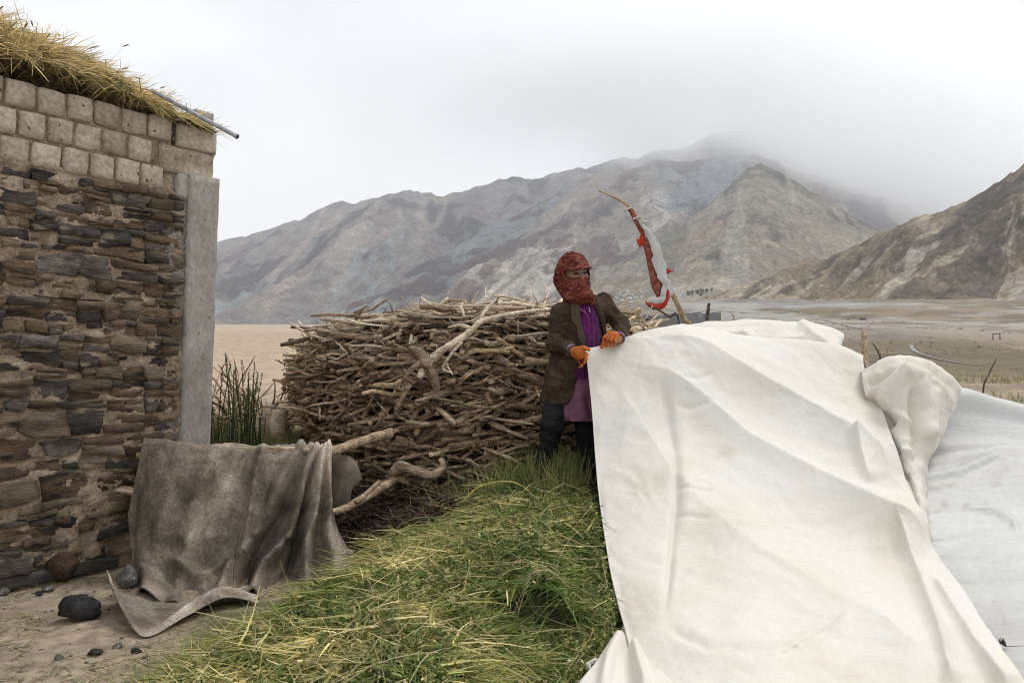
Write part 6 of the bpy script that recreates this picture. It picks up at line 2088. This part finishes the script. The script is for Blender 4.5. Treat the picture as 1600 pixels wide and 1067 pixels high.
# ================================================================ far things on the valley floor
from mathutils.bvhtree import BVHTree
_b = {}
for nm in ("ground", "mountain_range", "mountain_spur", "pyramid_mountain", "hillside"):
    me = bpy.data.objects[nm].data
    v = np.zeros(len(me.vertices) * 3, np.float32); me.vertices.foreach_get("co", v)
    pl = np.zeros(len(me.loops), np.int32); me.loops.foreach_get("vertex_index", pl)
    _b[nm] = BVHTree.FromPolygons(v.reshape(-1, 3).tolist(), pl.reshape(-1, 4).tolist())


def hit(px_, py_, names=tuple(_b)):
    d = P(px_, py_, 1.0) - np.array([0, 0, CAMZ])
    best = None
    for nm in names:
        r = _b[nm].ray_cast(Vector((0, 0, CAMZ)), Vector(d).normalized())
        if r[0] is not None and (best is None or r[3] < best[3]): best = r
    return None if best is None else np.array(best[0])


M_house = surf("whitewash", [(0.50, 0.48, 0.45), (0.66, 0.65, 0.62)], scale=.2, bump=0, rand=.15, vary=.08)
M_roof = surf("earth_roof", [(0.22, 0.19, 0.155), (0.30, 0.26, 0.21)], scale=.3, bump=0, rand=.2)
M_teal = surf("teal_tin_roof", [(0.22, 0.42, 0.40), (0.30, 0.50, 0.47)], scale=.3, bump=0)
M_win = surf("dark_window", [(0.03, 0.03, 0.035), (0.05, 0.05, 0.055)], scale=1, bump=0, rough=.3)
gv = np.random.default_rng(8)
spots_ = [(957, 470, 9), (964, 466, 9), (968, 461, 10), (972, 469, 8), (976, 464, 11), (980, 460, 9), (984, 467, 12), (988, 462, 10), (993, 466, 10), (997, 470, 9), (981, 456, 9), (970, 456, 8), (1003, 465, 9), (962, 473, 8), (1000, 431, 12), (1068, 463, 12), (1085, 461, 9), (986, 472, 9)]
for k, (x_, y_, w_) in enumerate(spots_):
    p = hit(x_, y_)
    if p is None: continue
    s = p[1] / 1100.0
    w = w_ * .55 * p[1] / F; h = w * .62; dp = w * .9
    teal = k == 15
    hroot = empty("village_house", p)
    place = ["at the lower left of the far village", "in the left of the far village", "at the top left of the far village", "low in the far village", "in the middle of the far village", "near the top of the far village", "in the centre of the far village", "upper right of the village centre", "on the right of the far village", "at the bottom right of the far village",
             "topmost in the far village", "highest on the left of the far village", "rightmost of the clustered far village", "lowest left of the far village", "standing alone on the slope above the village", "with a teal roof behind the flag", "standing alone right of the teal roofed house", "at the bottom of the far village"][k]
    tag(hroot, "tiny whitewashed flat-roofed house " + place, "house", "houses of the far village")
    rz = gv.uniform(-.5, .5)
    V, Q = box(0, 0, h / 2 - 2, w, dp, h + 4, rz); obj("wall", mesh_data("wall", V, Q, False), M_house, hroot)
    V, Q = box(0, 0, h + .2, w * 1.06, dp * 1.06, .5, rz); obj("roof", mesh_data("roof", V, Q, False), M_teal if teal else M_roof, hroot)
    for a_ in (-.25, .25):
        V, Q = box(math.cos(rz) * a_ * w + math.sin(rz) * dp / 2, math.sin(rz) * a_ * w - math.cos(rz) * dp / 2, h * .55, w * .16, .2, h * .32, rz)
        obj("window", mesh_data("window", V, Q, False), M_win, hroot)
# trees by the village
M_tree = surf("dark_foliage", [(0.8, 0.8, 0.8), (1.1, 1.1, 1.1)], scale=.5, tint='col', bump=0, vary=.2)
for k, (x_, y_, r_) in enumerate([(1076, 462, 4), (1082, 460, 3.4), (1090, 460, 4), (1097, 458, 3.6), (1104, 457, 3.2), (1112, 455, 2.6), (1095, 463, 2.6)]):
    p = hit(x_, y_)
    if p is None: continue
    R_ = r_ * p[1] / F
    root = empty("far_tree", p)
    tag(root, "small dark tree, number %s from the left in the row by the far teal roof" % ["one", "two", "three", "four", "five", "six", "seven"][k], "tree", "trees by the far village")
    V, Q, T = tube([(0, 0, -1), (0, 0, R_ * .6), (.1, 0, R_ * 1.3)], [R_ * .12, R_ * .09, R_ * .03], 6)
    obj("trunk", mesh_data("trunk", V, [Q, T], True, np.full((len(V), 3), .06)), M_tree, root)
    m = 260
    dv = gv.normal(size=(m, 3)); dv /= np.linalg.norm(dv, axis=1)[:, None]
    rt = dv * (gv.uniform(.3, 1, m) ** .5 * R_ * .9)[:, None] * np.array([1, 1, .9]) + np.array([0, 0, R_ * 1.1])
    bag = Bag(); blades(bag, rt, gv.normal(size=(m, 3)), np.full(m, R_ * .3), np.full(m, R_ * .10), np.array([.035, .05, .022]) * gv.uniform(.5, 1.4, (m, 1)), np.full(m, .2), gv, 2)
    obj("crown", bag.mesh("crown"), M_tree, root)
# goal frame on the plain, and a far hut
p = hit(1557, 531)
if p is not None:
    k_ = p[1] / F
    go = empty("goal_frame", p); tag(go, "small dark goal-like post frame on the plain at right", "goal frame")
    for dx in (-5.5, 5.5):
        V, Q, T = tube([(dx * k_, 0, -.3), (dx * k_, 0, 9.5 * k_)], .75 * k_, 6); obj("post", mesh_data("post", V, [Q, T], True, np.ones((len(V), 3))), M_wood_dark, go)
    V, Q, T = tube([(-6 * k_, 0, 9.5 * k_), (6 * k_, 0, 9.5 * k_)], .75 * k_, 6); obj("crossbar", mesh_data("crossbar", V, [Q, T], True, np.ones((len(V), 3))), M_wood_dark, go)
p = hit(1348, 500)
if p is not None:
    k_ = p[1] / F
    V, Q = box(0, 0, .8 * k_, 8 * k_, 6 * k_, 3 * k_); V[[1, 3, 5, 7], 0] *= .92
    o = obj("far_hut", mesh_data("far_hut", V, Q, False), M_dark, None, p); tag(o, "tiny dark hut on the valley floor below the hillside", "hut")

# pale streams and tracks on the plain
M_stream = surf("pale_stream_gravel", [(0.22, 0.20, 0.175), (0.29, 0.27, 0.245)], scale=.1, bump=.2, bscale=1, bdist=.05, vary=.15, rough=.7)
def strip(name, line, wpx):
    ln = np.array(line, float)
    t = np.linspace(0, 1, 14 * len(ln))
    px_ = catmull(np.stack([ln, ln], 1)[..., :2].repeat(1, 1), len(t), 2)[:, 0]
    w = np.interp(t, np.linspace(0, 1, len(wpx)), wpx)
    V = []
    for (a, b), ww in zip(px_, w):
        p = hit(a, b, ("ground", "hillside"))
        if p is None: p = P(a, b, 300)
        k_ = p[1] / F * ww * .5
        x0, x1 = p[0] - k_ * 2.2, p[0] + k_ * 2.2
        V.append((x0, p[1], float(ground_z(x0, p[1])) + .06 + .0008 * p[1])); V.append((x1, p[1] , float(ground_z(x1, p[1])) + .06 + .0008 * p[1]))
    V = np.array(V)
    # widen across the running direction
    c = (V[0::2] + V[1::2]) / 2
    d = np.gradient(c, axis=0); d[:, 2] = 0; d /= np.linalg.norm(d, axis=1)[:, None] + 1e-9
    nn = np.stack([-d[:, 1], d[:, 0], np.zeros(len(d))], -1)
    wd = np.linalg.norm(V[1::2] - V[0::2], axis=1) * .5
    nu = fbm(np.linspace(0, 30, len(c)), 0, seed=6) * .9 + 1
    rows = []
    for s_ in (-1, -.33, .33, 1):
        q = c + nn * (wd * nu * s_)[:, None]
        q[:, 2] = ground_z(q[:, 0], q[:, 1]) + .03 + .0004 * q[:, 1]
        rows.append(q)
    Gs = np.stack(rows, 1)
    o = obj(name, mesh_data(name, Gs.reshape(-1, 3), grid_faces(len(c), 4)), M_stream)
    o["kind"] = "structure"


strip("stream", [(1215, 480), (1250, 489), (1300, 503), (1340, 513), (1385, 520), (1430, 525), (1490, 529), (1545, 532)], [1, 1.6, 2, 2.4, 2.2, 1.6, 1.2])
strip("track", [(1450, 539), (1432, 537), (1424, 541), (1430, 549), (1445, 556), (1472, 563), (1520, 570), (1600, 574)], [.8, 1.6, 2.4, 2.6, 2.4, 1.6, 1])

# low scrub and stones scattered over the plain
bag = Bag()
g_ = np.random.default_rng(44)
m = 1300
Yq = 16 * (260 / 16) ** g_.uniform(0, 1, m); sq = g_.uniform(.12, .85, m); xq = sq * Yq
kp = fbm(xq * .06, Yq * .05, seed=46) > -.05
xq, Yq = xq[kp], Yq[kp]; m = len(xq)
sz = g_.uniform(.03, .11, m) * np.clip(Yq / 40, .6, 2.5)
for q in range(5):
    a = g_.uniform(0, 6.28, m)
    blades(bag, np.stack([xq + g_.normal(0, .5, m) * sz, Yq + g_.normal(0, .5, m) * sz, ground_z(xq, Yq) - .02], -1), np.stack([np.cos(a), np.sin(a), g_.uniform(.4, 1.2, m)], -1), sz, sz * .3, np.array([.14, .122, .075]) * g_.uniform(.5, 1.5, (m, 1)), np.full(m, .3), g_, 2)
o = obj("scrub", bag.mesh("scrub"), M_hay)
tag(o, "low dry scrub dotted over the valley plain", "scrub", None, "stuff")
